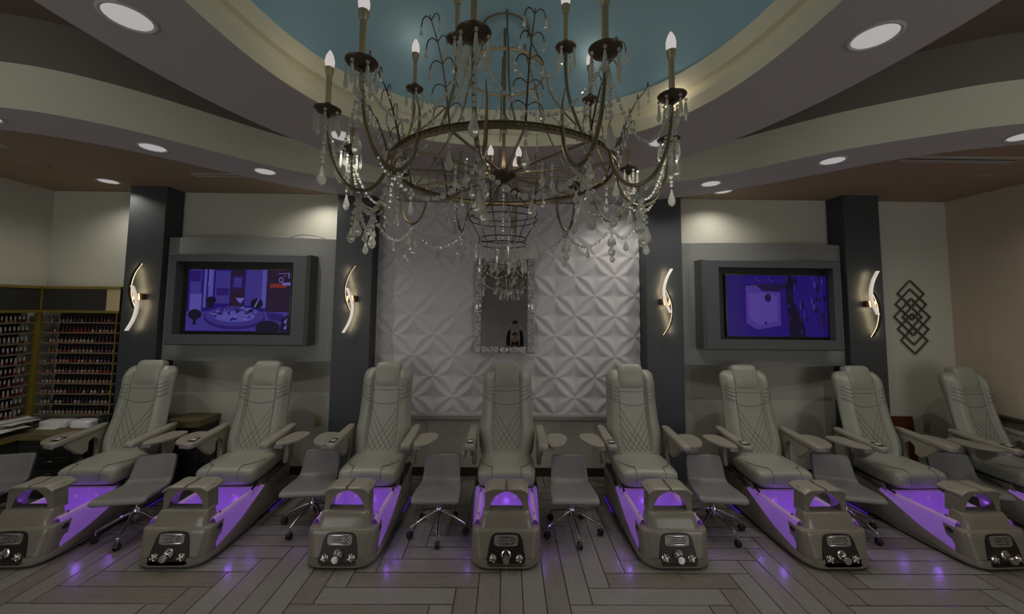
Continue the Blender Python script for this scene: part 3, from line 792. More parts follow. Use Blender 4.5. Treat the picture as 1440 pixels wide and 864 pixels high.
    for v in [0, .02, .05, .1, .15, .2, .25, .3, .35, .4, .45, .5, .55, .6, .65, .7, .74, .78, .82, .86, .89, .92, .95, .97, .99, 1.0]:
        secs.append([bfront(u, v) for u in us] + [bback(u, v) for u in reversed(us[1:-1])])
    loft(bm, secs); back = link('backrest', bm, M['leather'], t, auto=70)
    def zv(z): return (z - .45) / (1.245 - .45)
    def seam(pts, r_=.0026, nm='seam'):
        bm = BM(); tube(bm, [bfront(u, v) + BN * .0005 for u, v in pts], r_, 6); return link(nm, bm, M['seam'], back)
    n = 16
    bm = BM()
    def sline(u0, z0, u1, z1, bow=0, r_=.0024):
        P = []
        for i in range(n + 1):
            q = i / n; P.append(bfront(u0 + (u1 - u0) * q, zv(z0 + (z1 - z0) * q + bow * math.sin(math.pi * q))) + BN * .0006)
        tube(bm, P, r_, 5)
    UQ = .50
    sline(-.52, .925, .52, .925, -.022, .003)
    sline(-.51, 1.22, -.51, .50, 0, .0028); sline(.51, 1.22, .51, .50, 0, .0028)
    sline(-.52, 1.04, -UQ, .885); sline(.52, 1.04, UQ, .885); sline(-.5, 1.035, .5, 1.035, -.005)
    link('panel_seams', bm, M['seam'], back)
    bm = BM()
    for k in range(5):
        z0 = .885 - .075 * k; dz = z0 - .50
        u1 = min(UQ, -UQ + dz * .49 / .262 * 1.35)
        sline(-UQ, z0, u1, .50, -.012, .0022); sline(UQ, z0, -u1, .50, -.012, .0022)
    link('quilting', bm, M['seam'], back)
    for s in (-1, 1):
        bm = BM()
        for k in range(4): sline(s * .56, 1.06 - .035 * k, s * .93, 1.10 - .035 * k, -.012, .0028)
        sline(s * .52, .925, s * .95, .985, -.008, .0024)
        link('shoulder_pleats', bm, M['seam'], back)
    # headrest pillow
    bm = BM(); secs = []
    for q, w, d in ((0, .112, .012), (.03, .122, .024), (.12, .130, .038), (.4, .132, .050), (.7, .131, .050), (.88, .126, .046), (.96, .112, .034), (1.0, .09, .02)):
        p = BK0 + BD * (BL * zv(1.045) + q * .262) + BN * .048
        bk_ = .05 + .05 * q
        sec = []
        for x, dd in srect(0, 0, w, 1, 28, 4):
            off = dd * d if dd > 0 else dd * bk_ * .8
            sec.append((x, p.y + BN.y * off, p.z + BN.z * off))
        secs.append(sec)
    loft(bm, secs); link('headrest', bm, M['leather'], back, auto=70)
    # arms: padded top, support bracket, remote on the left arm
    for s in (-1, 1):
        bm = BM(); secs = []
        for y, w, zt, th in ((-.04, .03, .683, .035), (-.032, .038, .688, .048), (0, .042, .693, .055), (.15, .042, .703, .052), (.30, .040, .712, .046), (.42, .036, .722, .04), (.45, .028, .722, .03)):
            secs.append([(s * (.322 + x), y, z) for x, z in srect(0, zt - th / 2, w, th / 2, 24, 4)])
        loft(bm, secs); arm = link('armrest', bm, M['arm'], t, auto=60)
        bm = BM()
        pr = [(.43, .70), (.20, .67), (.06, .645), (.10, .60), (.17, .53), (.22, .50), (.27, .52), (.26, .60), (.31, .64), (.36, .60), (.37, .48), (.34, .38), (.42, .36), (.47, .50), (.46, .68)]
        prism(bm, [(y, z) for y, z in pr], 'x', s * .292, s * .332)
        bmesh.ops.bevel(bm, geom=[e for e in bm.edges if abs(e.verts[0].co.x - e.verts[1].co.x) < 1e-5], offset=.006, segments=2, affect='EDGES')
        link('arm_bracket', bm, M['arm'], t, auto=50)
        if s < 0:
            bm = BM(); box(bm, -.028, .028, -.045, .045, 0, .006, .003); rm = link('remote_panel', bm, M['screen'], arm); rm.location = (s * .322, .04, .6945); rm.rotation_euler = (R(3), 0, 0)
            bm = BM(); box(bm, -.02, .02, -.02, -.002, .006, .0068); box(bm, -.02, .02, .006, .016, .006, .0068); o = link('display', bm, M['lcd'], arm, smooth=False); o.location = rm.location; o.rotation_euler = rm.rotation_euler
    return t
chair = make_chair(); make_tray(chair, 1)
CH = [(-3.56, -.01, R(2), 'sage grey pedicure chair beside the nail polish racks, cut by the left frame edge'),
      (-2.405, 0, R(1), 'sage grey pedicure chair below the left television, second from the left'),
      (-1.19, 0, R(0), 'sage grey pedicure chair in front of the slate column left of the mirror'),
      (.015, 0, 0, 'sage grey pedicure chair in the middle, straight under the mirror, left tray folded down'),
      (1.265, .01, R(0), 'sage grey pedicure chair in front of the slate column right of the mirror'),
      (2.45, .01, R(1), 'sage grey pedicure chair below the right television, third from the right'),
      (3.645, .015, R(3), 'sage grey pedicure chair in front of the far-right slate column, second from the right'),
      (4.80, .02, R(8), 'sage grey pedicure chair below the bronze wall art, cut by the right frame edge')]
plain = chair
left_tray_src = make_tray(chair, -1)
made = []
for i, (x, dy, rz, lab) in enumerate(CH):
    c = chair if i == 0 else dup(chair)
    made.append(c)
for c, (x, dy, rz, lab) in zip(made, CH):
    c.location = (x, 3.5 + dy, 0); c.rotation_euler = (0, 0, rz); c['label'] = lab; c['group'] = 'pedicure chairs in a row along the back wall'
last = made[7]
for ch in list(last.children):
    if ch.name.startswith('tray') and sum(v.co.x for v in ch.data.vertices) > 0:
        for g in list(ch.children): bpy.data.objects.remove(g)
        bpy.data.objects.remove(ch)
mid = made[3]
for ch in list(mid.children):
    if ch.name.startswith('tray'):
        if sum(v.co.x for v in ch.data.vertices) < 0:
            for g in list(ch.children): bpy.data.objects.remove(g)
            bpy.data.objects.remove(ch)
make_tray(mid, -1, True)
# violet LED in every basin
for c in made:
    for (lx, ly, lz, e) in ((0, -.20, .19, .42),):
        L = bpy.data.lights.new('basin_led', 'POINT'); L.energy = e; L.color = (.36, .10, 1); L.shadow_soft_size = .02
        lo = bpy.data.objects.new('basin_led', L); COL.objects.link(lo)
        lo.location = c.matrix_basis @ Vector((lx, ly, lz))
    for s in (-1, 1):
        for yy, zz, en in ((-.36, .14, .26), (-.10, .235, .26)):
            L = bpy.data.lights.new('skirt_led', 'SPOT'); L.energy = en; L.color = (.34, .10, 1); L.shadow_soft_size = .004; L.spot_size = R(125); L.spot_blend = 1
            lo = bpy.data.objects.new('skirt_led', L); COL.objects.link(lo); p = c.matrix_basis @ Vector((s * .290, yy, zz)); d = Vector((s * .8, -.55, -.8))
            lo.location = p; lo.rotation_euler = d.to_track_quat('-Z', 'Y').to_euler()

# ------------------------------------------------------------------ low rolling stools (local origin at the castor circle's centre)
def make_stool():
    t = thing('rolling_stool', '', 'stool')
    path = [(-.225, .325), (-.215, .345), (-.17, .355), (-.08, .350), (.02, .343), (.09, .345), (.135, .37), (.165, .43), (.19, .49), (.205, .53), (.212, .555)]
    P = smooth_path([(0, y, z) for y, z in path], 3); n = len(P); secs = []
    for i, p in enumerate(P):
        q = i / (n - 1)
        w = interp([(0, .165), (.06, .19), (.3, .188), (.55, .168), (.66, .162), (.85, .155), (.95, .148), (1, .125)], q)
        a = P[max(0, i - 1)]; b = P[min(n - 1, i + 1)]; tn = (b - a).normalized(); nr = Vector((0, -tn.z, tn.y))
        th = .022 if 0 < i < n - 1 else .012
        sec = []
        for x, d in srect(0, 0, w, 1, 32, 6):
            sag = -.012 * (1 - (x / w) ** 2) if q < .6 else -.015 * (1 - (x / w) ** 2)
            o = p + nr * (d * th + sag); sec.append((x, o.y, o.z))
        secs.append(sec)
    bm = BM(); loft(bm, secs); link('seat_shell', bm, M['stool'], t, auto=60)
    bm = BM(); box(bm, -.06, .06, -.07, .07, .300, .318, .004); lathe(bm, [(.014, .16), (.014, .30)], 16); lathe(bm, [(.026, .13), (.03, .15), (.028, .19), (.018, .205)], 20); link('column', bm, M['chrome'], t)
    for k in range(5):
        a = R(-90 + 7 + 72 * k)
        bm = BM(); secs = []
        for r_, z, w, h in ((.015, .175, .012, .010), (.06, .165, .012, .010), (.15, .125, .011, .008), (.235, .085, .010, .006)):
            secs.append([(r_, x, z + d) for x, d in srect(0, 0, w, h, 14, 4)])
        loft(bm, secs); lathe(bm, [(.007, .045), (.007, .085)], 10, c=(.232, 0, 0)); lg = link('leg', bm, M['chrome'], t); lg.rotation_euler = (0, 0, a)
        bm = BM()
        for s in (-1, 1):
            secs = [[(.238 + (r_ * math.cos(u)), s * y, .026 + r_ * math.sin(u)) for u in [2 * math.pi * j / 16 for j in range(16)]] for r_, y in ((.018, .004), (.025, .007), (.026, .014), (.021, .019))]
            loft(bm, secs)
        secs = [[(.236 + r_ * math.cos(u), y, .030 + r_ * math.sin(u)) for u in [math.pi * j / 10 for j in range(11)]] for r_, y in ((.026, -.010), (.029, 0), (.026, .010))]
        loft(bm, [s_ + [(.236, s_[0][1], .03)] for s_ in secs])
        link('castor', bm, M['black'], lg)
    return t
ST = [(-4.25, 3.36, 14, 'low grey stool at the left frame edge, in front of the dark drawers'),
      (-3.03, 3.37, 10, 'low grey stool between the two leftmost pedicure chairs'),
      (-1.66, 3.52, 6, 'low grey stool left of the chair beside the white panelling, under its left tray'),
      (-.555, 3.42, 1, 'low grey stool just left of the middle pedicure chair'),
      (.57, 3.42, -1, 'low grey stool just right of the middle pedicure chair'),
      (1.79, 3.45, -6, 'low grey stool between the two chairs right of the white panelling'),
      (2.95, 3.48, -14, 'low grey stool in front of the right television, between two chairs'),
      (4.11, 3.56, -20, 'low grey stool between the two rightmost pedicure chairs')]
swivel = []; s0 = make_stool()
for i, (x, y, a, lab) in enumerate(ST):
    o = s0 if i == 0 else dup(s0)
    o.location = (x, y, 0); o.rotation_euler = (0, 0, R(a)); o['label'] = lab; o['group'] = 'low rolling stools between the pedicure chairs'
    swivel.append((o, {2: -31, 5: 17, 6: 25, 7: 31}.get(i, 0)))
for o, e_ in swivel:        # the star bases stand turned under their seats
    for ch in o.children:
        if ch.name.split('.')[0] == 'leg': ch.rotation_euler[2] += R(e_)

# ------------------------------------------------------------------ mirror with crushed-glass frame
mt = thing('wall_mirror', 'tall rectangular mirror with sparkling mosaic frame hung on the white panelling', 'mirror', (-.025, 4.408, 1.90))
mt.rotation_euler = (R(-1.7), 0, R(-1.1))
W2, H2, FW_ = .338, .535, .085
bm = BM(); box(bm, -W2, W2, .0, .022, -H2, H2, .004); link('backing', bm, M['badge'], mt)
bm = BM(); box(bm, -W2 + FW_, W2 - FW_, -.006, 0, -H2 + FW_, H2 - FW_); gl = link('mirror_glass', bm, M['mirror'], mt, smooth=False); gl.location = (0, -.003, 0)
for nm, a in (('frame_strip', (-W2 + .006, -W2 + FW_ - .006, -H2 + FW_ + .004, -.075)), ('frame_strip', (-W2 + .006, -W2 + FW_ - .006, .075, H2 - FW_ - .004)), ('frame_strip', (W2 - FW_ + .006, W2 - .006, -H2 + FW_ + .004, -.075)), ('frame_strip', (W2 - FW_ + .006, W2 - .006, .075, H2 - FW_ - .004)),
              ('frame_strip', (-W2 + FW_ + .004, -.06, -H2 + .006, -H2 + FW_ - .006)), ('frame_strip', (.06, W2 - FW_ - .004, -H2 + .006, -H2 + FW_ - .006)), ('frame_strip', (-W2 + FW_ + .004, -.06, H2 - FW_ + .006, H2 - .006)), ('frame_strip', (.06, W2 - FW_ - .004, H2 - FW_ + .006, H2 - .006))):
    bm = BM(); box(bm, a[0], a[1], -.014, 0, a[2], a[3], .003, 1); link(nm, bm, M['sparkle'], mt)
for x in (-W2 + FW_ / 2, W2 - FW_ / 2):
    for z in (-H2 + FW_ / 2, H2 - FW_ / 2):
        bm = BM(); box(bm, x - .037, x + .037, -.018, 0, z - .037, z + .037, .006, 1); link('corner_block', bm, M['sparkle'], mt)
for x, z, rx, rz_ in ((-W2 + FW_ / 2, 0, .036, .068), (W2 - FW_ / 2, 0, .036, .068), (0, -H2 + FW_ / 2, .055, .036), (0, H2 - FW_ / 2, .055, .036)):
    bm = BM(); secs = [[(x + rx * k * math.cos(a), y, z + rz_ * k * math.sin(a)) for a in [2 * math.pi * j / 28 for j in range(28)]] for k, y in ((1, 0), (1, -.012), (.88, -.02), (.8, -.016), (.3, -.022), (.02, -.024))]
    loft(bm, secs); link('oval_medallion', bm, M['sparkle'], mt)
for x in (-W2 + FW_, W2 - FW_):
    bm = BM(); box(bm, x - .004, x + .004, -.016, 0, -H2 + FW_, H2 - FW_); link('inner_edge', bm, M['mirror'], mt, smooth=False)
for z in (-H2 + FW_, H2 - FW_):
    bm = BM(); box(bm, -W2 + FW_, W2 - FW_, -.016, 0, z - .004, z + .004); link('inner_edge', bm, M['mirror'], mt, smooth=False)

# ------------------------------------------------------------------ bronze wall art of interlocking squares
at = thing('wall_art', 'bronze wall art of interlocking diamond squares on the right wall section', 'wall art', (4.70, 4.485, 1.815))
SQ = [(0, .27, .16), (-.005, .145, .185), (0, .0, .215), (.005, -.14, .185), (.01, -.27, .16), (0, .0, .118), (0, .16, .062), (.002, -.165, .055), (0, 0, .04)]
for k, (x, z, h) in enumerate(SQ):
    bm = BM(); w = .008; y0 = -.012 - .0006 * (k % 3)
    o_ = [(x + h, z), (x, z + h), (x - h, z), (x, z - h)]; i_ = [(x + h - w * 1.6, z), (x, z + h - w * 1.6), (x - h + w * 1.6, z), (x, z - h + w * 1.6)]
    loft(bm, [[(a, y0, b) for a, b in o_], [(a, y0, b) for a, b in i_], [(a, .010, b) for a, b in i_], [(a, .010, b) for a, b in o_], [(a, y0, b) for a, b in o_]], caps=False)
    link('square_frame', bm, M['art'], at, smooth=False)

# ------------------------------------------------------------------ outlets
def outlet(x, z, lab, wall='b'):
    t = thing('power_outlet', lab, 'outlet', (x, 4.5, z), 0, 'almond outlets on the back wall')
    bm = BM(); box(bm, -.036, .036, -.007, 0, -.058, .058, .004); link('cover_plate', bm, M['almond'], t)
    for dz in (-.024, .024):
        bm = BM(); box(bm, -.017, .017, -.010, -.006, dz - .014, dz + .014, .003); link('socket', bm, M['almond'], t)
    return t
outlet(-2.108, .586, 'almond power outlet on the wall left of the left inner slate column'); OUT2 = outlet(-3.24, .56, 'almond power outlet with a black plug beside the small dark cabinet'); outlet(4.80, .57, 'almond power outlet near the dark red board at the far right')
bm = BM(); box(bm, -3.255, -3.225, 4.44, 4.489, .525, .555, .006); tube(bm, smooth_path([(-3.24, 4.44, .54), (-3.27, 4.41, .53), (-3.31, 4.40, .47), (-3.33, 4.41, .40), (-3.32, 4.42, .2), (-3.30, 4.44, .012), (-3.1, 4.44, .008)], 5), .006, 8)
bmesh.ops.translate(bm, verts=bm.verts, vec=(3.24, -4.5, -.56)); link('plug_cord', bm, M['black'], OUT2)

# small dark cabinet between the two left chairs, dark red board on the right
t = thing('side_cabinet', 'small black cabinet with tan wooden top between the two leftmost chairs', 'cabinet', (-3.37, 4.34, 0))
bm = BM(); box(bm, -.17, .17, -.14, .14, .0, .60, .005); link('cabinet_body', bm, M['black'], t)
bm = BM(); P = [(-.18, .15)] + [(-.18 + .36 * i / 12, -.15 - .03 * math.sin(math.pi * i / 12)) for i in range(13)] + [(.18, .15)]; prism(bm, P, 'z', .60, .665); link('cabinet_top', bm, M['tanwood'], t)
t = thing('leaning_board', 'dark red wooden board leaning against the wall beside the far-right column', 'board', (4.50, 4.46, 0), 0)
bm = BM(); prism(bm, [(-.14, 0), (.13, 0), (.11, .69), (-.125, .69)], 'y', -.03, 0); link('board', bm, M['redwood'], t).rotation_euler = (R(-2.5), 0, 0)
bm = BM(); prism(bm, [(-.135, .0), (.125, .0), (.122, .03), (-.132, .03)], 'y', -.045, -.03); link('foot_strip', bm, M['redwood'], t)
# slim slatted ledge on the right wall, seen behind the rightmost chair
t = thing('wall_shelf', 'slim dark-edged shelf on the right wall behind the last pedicure chair', 'shelf', (5.19, 3.85, .80))
bm = BM(); box(bm, -.10, 0, -.45, .40, -.012, .012, .003); link('shelf_board', bm, M['darkwood'], t)
for k in range(2):
    bm = BM(); box(bm, -.085, -.06, -.44, .39, -.03 - .02 * k, -.020 - .02 * k, .003); link('slat', bm, M['tanwood'], t)
for y in (-.4, .35): bm = BM(); box(bm, -.05, 0, y - .01, y + .01, -.055, -.012); link('shelf_bracket', bm, M['darkwood'], t)

# ------------------------------------------------------------------ nail polish racks
def rack(L, loc, rz, label, endcap, posts):
    # local: x along the rack 0..L, y=0 front plane, y=.19 back; z world
    t = thing('nail_polish_rack', label, 'display rack', loc, rz)
    bm = BM(); box(bm, 0, L, .165, .19, .64, 2.05); link('back_panel', bm, M['rackback'], t, smooth=False)
    bm = BM(); box(bm, 0, L, -.02, .165, 1.80, 2.03); link('header_box', bm, M['darkwood'], t, smooth=False)
    for z0, z1 in ((2.03, 2.062), (1.772, 1.80)):
        bm = BM(); box(bm, 0, L, -.03, .165, z0, z1, .003, 1); link('gold_band', bm, M['gold'], t, smooth=False)
    if endcap:
        bm = BM(); box(bm, L - .14, L + .002, -.024, -.02, 1.80, 2.03); link('header_end_panel', bm, M['cream_box'], t, smooth=False)
    for k in range(11):
        z = 1.668 - .1085 * k
        if z < .63: continue
        bm = BM(); box(bm, 0, L, .0, .165, z - .008, z); box(bm, 0, L, -.004, .0, z - .008, z + .006)
        link('shelf', bm, M['shelf'], t, smooth=False)
    for x in posts:
        bm = BM(); box(bm, x - .006, x + .006, -.012, -.004, .64, 1.772); link('upright', bm, M['gold'], t, smooth=False)
    return t
M['rackback'] = mat('dark_rack_back', (.02, .014, .012), .6)
M['shelf'] = mat('tan_rack_shelf', (.16, .12, .075), .5)
rack(.83, (-5.035, 4.3, 0), 0, 'wall rack of nail polish on the back wall beside the far-left slate column', True, (.80,))
rack(1.9, (-5.07, 2.365, 0), R(90), 'wall rack of nail polish running along the left wall, cut by the frame edge', False, ())
bm = BM(); box(bm, -5.098, -5.037, 4.272, 4.298, .64, 2.06); tag(link('corner_post', bm, M['olivepost'], smooth=False), 'olive gold upright post in the corner between the two polish racks', 'post')

PC = {'red': (.35, .01, .015), 'dark red': (.10, .006, .012), 'orange': (.38, .08, .02), 'pale pink': (.45, .26, .25), 'nude': (.40, .28, .20), 'mauve': (.16, .07, .12), 'plum': (.05, .012, .03), 'cream': (.5, .45, .36), 'grey': (.18, .18, .18), 'blue': (.04, .05, .16)}
capm = {'white': mat('white_bottle_cap', (.42, .41, .40), .3), 'black': M['black']}  # cap white also dimmed to paint in the rack's shadow
bmesh_cache = {}
def bottle(color, cap):
    k = (color, cap)
    if k not in bmesh_cache:
        bm = BM()
        lathe(bm, [(.010, 0), (.0125, .003), (.0125, .026), (.009, .032), (.006, .034)], 10, mi=0)
        lathe(bm, [(.0068, .034), (.0072, .036), (.006, .070), (.001, .071)], 10, mi=1)
        me = bpy.data.meshes.new('nail_polish_bottle'); bm.to_mesh(me); bm.free()
        me.polygons.foreach_set('use_smooth', [True] * len(me.polygons))
        me.materials.append(mat('polish_' + color.replace(' ', '_'), tuple(.55 * q for q in PC[color]), .25)); me.materials.append(capm[cap])  # bottle colours scaled down to put the shadow on the rack into them
        bmesh_cache[k] = me
    return bmesh_cache[k]
rnd = random.Random(11)
ORD = ['top', 'second', 'third', 'fourth', 'fifth', 'sixth', 'seventh', 'eighth', 'ninth', 'tenth', 'bottom']
rows_mood = [['grey', 'plum', 'dark red'], ['dark red', 'red', 'pale pink'], ['nude', 'cream', 'dark red'], ['orange', 'nude', 'mauve'], ['pale pink', 'red', 'mauve'], ['pale pink', 'mauve', 'red'], ['orange', 'pale pink', 'nude'], ['pale pink', 'dark red', 'cream'], ['cream', 'plum', 'nude'], ['cream', 'nude', 'pale pink']]
def put(color, cap, x, y, z, where, grp):
    o = bpy.data.objects.new('nail_polish_bottle', bottle(color, cap)); COL.objects.link(o); o.location = (x, y, z)
    tag(o, '%s nail polish with %s cap, %s' % (color, cap, where), 'nail polish', grp)
for k in range(10):
    z = 1.668 - .1085 * k
    for i in range(19):
        c = rows_mood[k][min(2, int(i / 19 * 3))] if rnd.random() < .55 else rnd.choice(rows_mood[k] + ['pale pink', 'cream'])
        put(c, 'black', -5.00 + .0405 * i + rnd.uniform(-.003, .003), 4.325, z, ORD[k] + ' shelf of the back-wall rack', 'nail polish on the back-wall rack')
    for i in range(11):
        c = rnd.choice(['dark red', 'red', 'dark red', 'plum', 'nude', 'pale pink']) if k > 3 else rnd.choice(['nude', 'plum', 'grey', 'dark red'])
        put(c, 'white', -5.10, 3.86 + .036 * i, z, ORD[k] + ' shelf of the left-wall rack', 'nail polish on the left-wall rack')

# ------------------------------------------------------------------ L-shaped counter with drawers and clutter
ct = thing('counter', 'dark L-shaped counter with olive gold edge under the polish racks', 'counter', (0, 0, 0))
def Lshape(o_): return [(-5.265, 4.28), (-5.265, 1.9), (-4.69 + o_, 1.9), (-4.69 + o_, 3.90 - o_), (-4.08 + o_, 3.90 - o_), (-4.08 + o_, 4.255), (-4.17, 4.255), (-4.17, 4.28)]
bm = BM(); prism(bm, Lshape(0), 'z', .575, .60); link('worktop', bm, M['tanwood'], ct, smooth=False)
bm = BM(); prism(bm, Lshape(.012), 'z', .558, .575); link('gold_edge', bm, M['gold'], ct, smooth=False)
bm = BM(); prism(bm, Lshape(-.02), 'z', 0.0, .558); link('cabinet_body', bm, M['darkwood'], ct, smooth=False)
for z in (.06, .175, .29, .405):
    bm = BM(); box(bm, -4.60, -4.20, 3.900, 3.92, z, z + .108, .003, 1); dr = link('drawer', bm, M['darkwood'], ct)
    bm = BM(); box(bm, -4.472, -4.328, 3.875, 3.882, z + .070, z + .078, .002, 1)
    for x in (-4.465, -4.335): box(bm, x - .004, x + .004, 3.88, 3.90, z + .07, z + .078)
    link('handle', bm, M['chrome'], dr)
# papers
pr_ = random.Random(5)
for i in range(9):
    bm = BM(); n_ = 6; g = []
    cx, cy, a = -4.92 + pr_.uniform(-.1, .12), 3.55 + .07 * i, pr_.uniform(-.5, .5)
    for j in range(n_):
        for k in range(n_):
            x, y = (j / (n_ - 1) - .5) * .21, (k / (n_ - 1) - .5) * .29
            z = .0 + .012 * math.sin(x * 14 + i) * math.cos(y * 9 + i) + .012
            g.append((cx + x * math.cos(a) - y * math.sin(a), cy + x * math.sin(a) + y * math.cos(a), .602 + .009 * i + z))
    tv = [bm.verts.new(p) for p in g]; bv = [bm.verts.new((p[0], p[1], p[2] - .0015)) for p in g]
    for j in range(n_ - 1):
        for k in range(n_ - 1):
            q = [j * n_ + k, (j + 1) * n_ + k, (j + 1) * n_ + k + 1, j * n_ + k + 1]
            bm.faces.new([tv[v] for v in q]); bm.faces.new([bv[v] for v in reversed(q)])
    tag(link('paper_sheet', bm, M['paper']), 'loose white sheet in the messy paper pile on the left counter', 'paper', 'papers piled on the left counter')
bm = BM(); box(bm, -4.77, -4.50, 4.12, 4.24, .602, .668, .01); box(bm, -4.72, -4.53, 4.06, 4.121, .602, .622, .004); tag(link('towel_stack', bm, M['paper']), 'folded white towels on the counter in front of the back-wall polish rack', 'towel')
t = thing('tissue_box', 'rounded white plastic box on the counter beside the far-left chair', 'box', (-4.35, 4.165, .602))
bm = BM(); secs = [[(x, y, z) for x, y in srect(0, 0, w, d, 32, 4)] for z, w, d in ((.004, .10, .06), (.012, .107, .066), (.06, .105, .064), (.075, .09, .052), (.078, .05, .03))]; loft(bm, secs); link('lid', bm, M['whiteplastic'], t)
bm = BM(); loft(bm, [[(x, y, z) for x, y in srect(0, 0, .104, .064, 32, 4)] for z in (-.001, .005)]); link('base', bm, M['tanwood'], t)
t = thing('card_reader', 'small black device behind the white box on the counter', 'device', (-4.19, 4.215, .6))
bm = BM(); box(bm, -.05, .06, -.03, .03, 0, .11, .01); link('body', bm, M['black'], t)
bm = BM(); box(bm, -.035, .045, -.033, -.03, .05, .10); link('screen', bm, M['screen'], t, smooth=False)

# ------------------------------------------------------------------ chandelier (local z = room z - 2.74)
def bulbmat():
    m = bpy.data.materials.new('glowing_bulb_glass'); m.use_nodes = True; nt = m.node_tree; nt.nodes.clear()
    out = nt.nodes.new('ShaderNodeOutputMaterial'); e = nt.nodes.new('ShaderNodeEmission'); e.inputs[0].default_value = (1, .90, .86, 1); e.inputs[1].default_value = .62
    tr = nt.nodes.new('ShaderNodeBsdfTransparent'); mx = nt.nodes.new('ShaderNodeMixShader'); mx.inputs[0].default_value = .6
    nt.links.new(tr.outputs[0], mx.inputs[1]); nt.links.new(e.outputs[0], mx.inputs[2]); nt.links.new(mx.outputs[0], out.inputs[0]); return m
M['glow'] = bulbmat()
CZ = 2.74; CA = (-.03, 2.47)
cd = thing('chandelier', 'large aged-brass candle chandelier draped with crystal beads, hanging from the blue dome', 'chandelier', (CA[0], CA[1], CZ))
def ball(bm, c, r, sub=1, sc=None, mi=0):
    mtx = Matrix.Translation(c) @ (Matrix.Diagonal((*sc, 1)) if sc else Matrix.Identity(4))
    bmesh.ops.create_icosphere(bm, subdivisions=sub, radius=r, matrix=mtx)
def beads(bm, pts, r, gap=2.15, var=.25):
    pts = [Vector(p) for p in pts]; L = 0; nxt = 0; k = 0
    for a, b in zip(pts, pts[1:]):
        d = (b - a).length
        while nxt <= L + d:
            p = a.lerp(b, (nxt - L) / d if d else 0); rr = r * (1 + var * math.sin(k * 2.3)); ball(bm, p, rr); nxt += rr * gap; k += 1
        L += d
def drop(bm, c, r, h, seg=6):
    # faceted pear drop hanging down from c
    x, y, z = c
    lathe(bm, [(.001, 0), (r * .25, -h * .12), (r * .5, -h * .35), (r, -h * .68), (r * .75, -h * .88), (.001, -h)], seg, c=(x, y, z))
def swag(p, q, sag, n=14):
    p, q = Vector(p), Vector(q)
    return [p.lerp(q, i / n) + Vector((0, 0, -sag * 4 * (i / n) * (1 - i / n))) for i in range(n + 1)]
def pol(r, a, z): return (r * math.cos(R(a)), r * math.sin(R(a)), z)

bm = BM(); lathe(bm, [(.001, -.075), (.012, -.07), (.016, -.055), (.03, -.045), (.075, -.02), (.088, 0), (.088, .008), (.05, .012), (.04, .03), (.001, .034)], 28); link('hub_bowl', bm, M['brassdark'], cd)
bm = BM(); lathe(bm, [(.011, .03), (.011, .28), (.026, .29), (.016, .31), (.03, .34), (.034, .37), (.014, .40), (.010, .43), (.010, 1.10), (.012, 1.12), (.05, 1.135), (.07, 1.155)], 16); link('centre_pole', bm, M['brass'], cd)
bm = BM(); secs = []
for r_, z in ((.692, -.016), (.720, -.016), (.720, -.011), (.712, -.008), (.712, .008), (.722, .012), (.720, .016), (.694, .016), (.692, .012), (.702, .008), (.702, -.008), (.692, -.011)):
    secs.append([pol(r_, 360 * k / 96, z) for k in range(96)])
secs.append(secs[0]); loft(bm, secs, caps=False)
for k in range(120): ball(bm, pol(.716, 3 * k, .0), .007, 1)
link('main_ring', bm, M['brass'], cd)
sp = None
for k in range(12):
    if sp is None:
        bm = BM(); tube(bm, [(.075, 0, .0), (.35, 0, .002), (.69, 0, -.004)], [.011, .009, .0075], 8); sp = link('spoke', bm, M['brass'], cd); o = sp
    else: o = dup(sp, parent=cd)
    o.rotation_euler = (0, 0, R(9 + 30 * k))
# crown ring with rods down to the main ring
bm = BM(); tube(bm, [pol(.26, 360 * k / 48, .68) for k in range(48)], .009, 8, closed=True)
for k in range(64): ball(bm, pol(.262, 360 * k / 64, .688), .009)
link('crown_ring', bm, M['candle'], cd)
bm = BM(); tube(bm, [pol(.16, 360 * k / 40, .98) for k in range(40)], .007, 8, closed=True); link('top_ring', bm, M['brass'], cd)
for k in range(6):
    bm = BM(); a = 35 + 60 * k
    tube(bm, smooth_path([pol(.70, a, .02), pol(.52, a, .20), pol(.34, a, .44), pol(.27, a, .67), pol(.19, a, .85), pol(.155, a, .98), pol(.07, a, 1.10)], 4), .006, 6); link('crown_rod', bm, M['brass'], cd)
    bm = BM(); beads(bm, swag(pol(.26, a, .67), pol(.69, a + 30, .03), .10), .0085); link('bead_strand', bm, M['crystal'], cd)

def candle(parent, r_, z, big, light_a):
    k = 1.0 if big else .8
    bm = BM(); lathe(bm, [(.010, -.03), (.018 * k, -.022), (.012, -.012), (.03 * k, -.008), (.062 * k, .004), (.070 * k, .016), (.066 * k, .016), (.028 * k, .006), (.018, .012), (.020, .022), (.024, .028), (.018, .036), (.022, .044), (.016, .05)], 24, c=(r_, 0, z)); link('drip_pan', bm, M['brassdark'], parent)
    bm = BM(); lathe(bm, [(.0145 * k, .045), (.0145 * k, .21), (.015, .205), (.022, .225), (.024, .25), (.001, .25)], 14, c=(r_, 0, z)); link('candle_sleeve', bm, M['candle'], parent)
    bm = BM(); lathe(bm, [(.014, .25), (.024, .266), (.026, .288), (.020, .318), (.009, .342), (.001, .352)], 14, c=(r_, 0, z)); link('flame_bulb', bm, M['glow'], parent)
    n = 6 if big else 4
    bm = BM()
    for i in range(n):
        a = 360 * i / n + 20; x, y = r_ + .062 * k * math.cos(R(a)), .062 * k * math.sin(R(a))
        ball(bm, (x, y, z - .012), .009); lathe(bm, [(.001, 0), (.006, -.008), (.009, -.05), (.012, -.075), (.001, -.10)], 6, c=(x, y, z - .022))
    link('prism_fringe', bm, M['crystal'], parent)

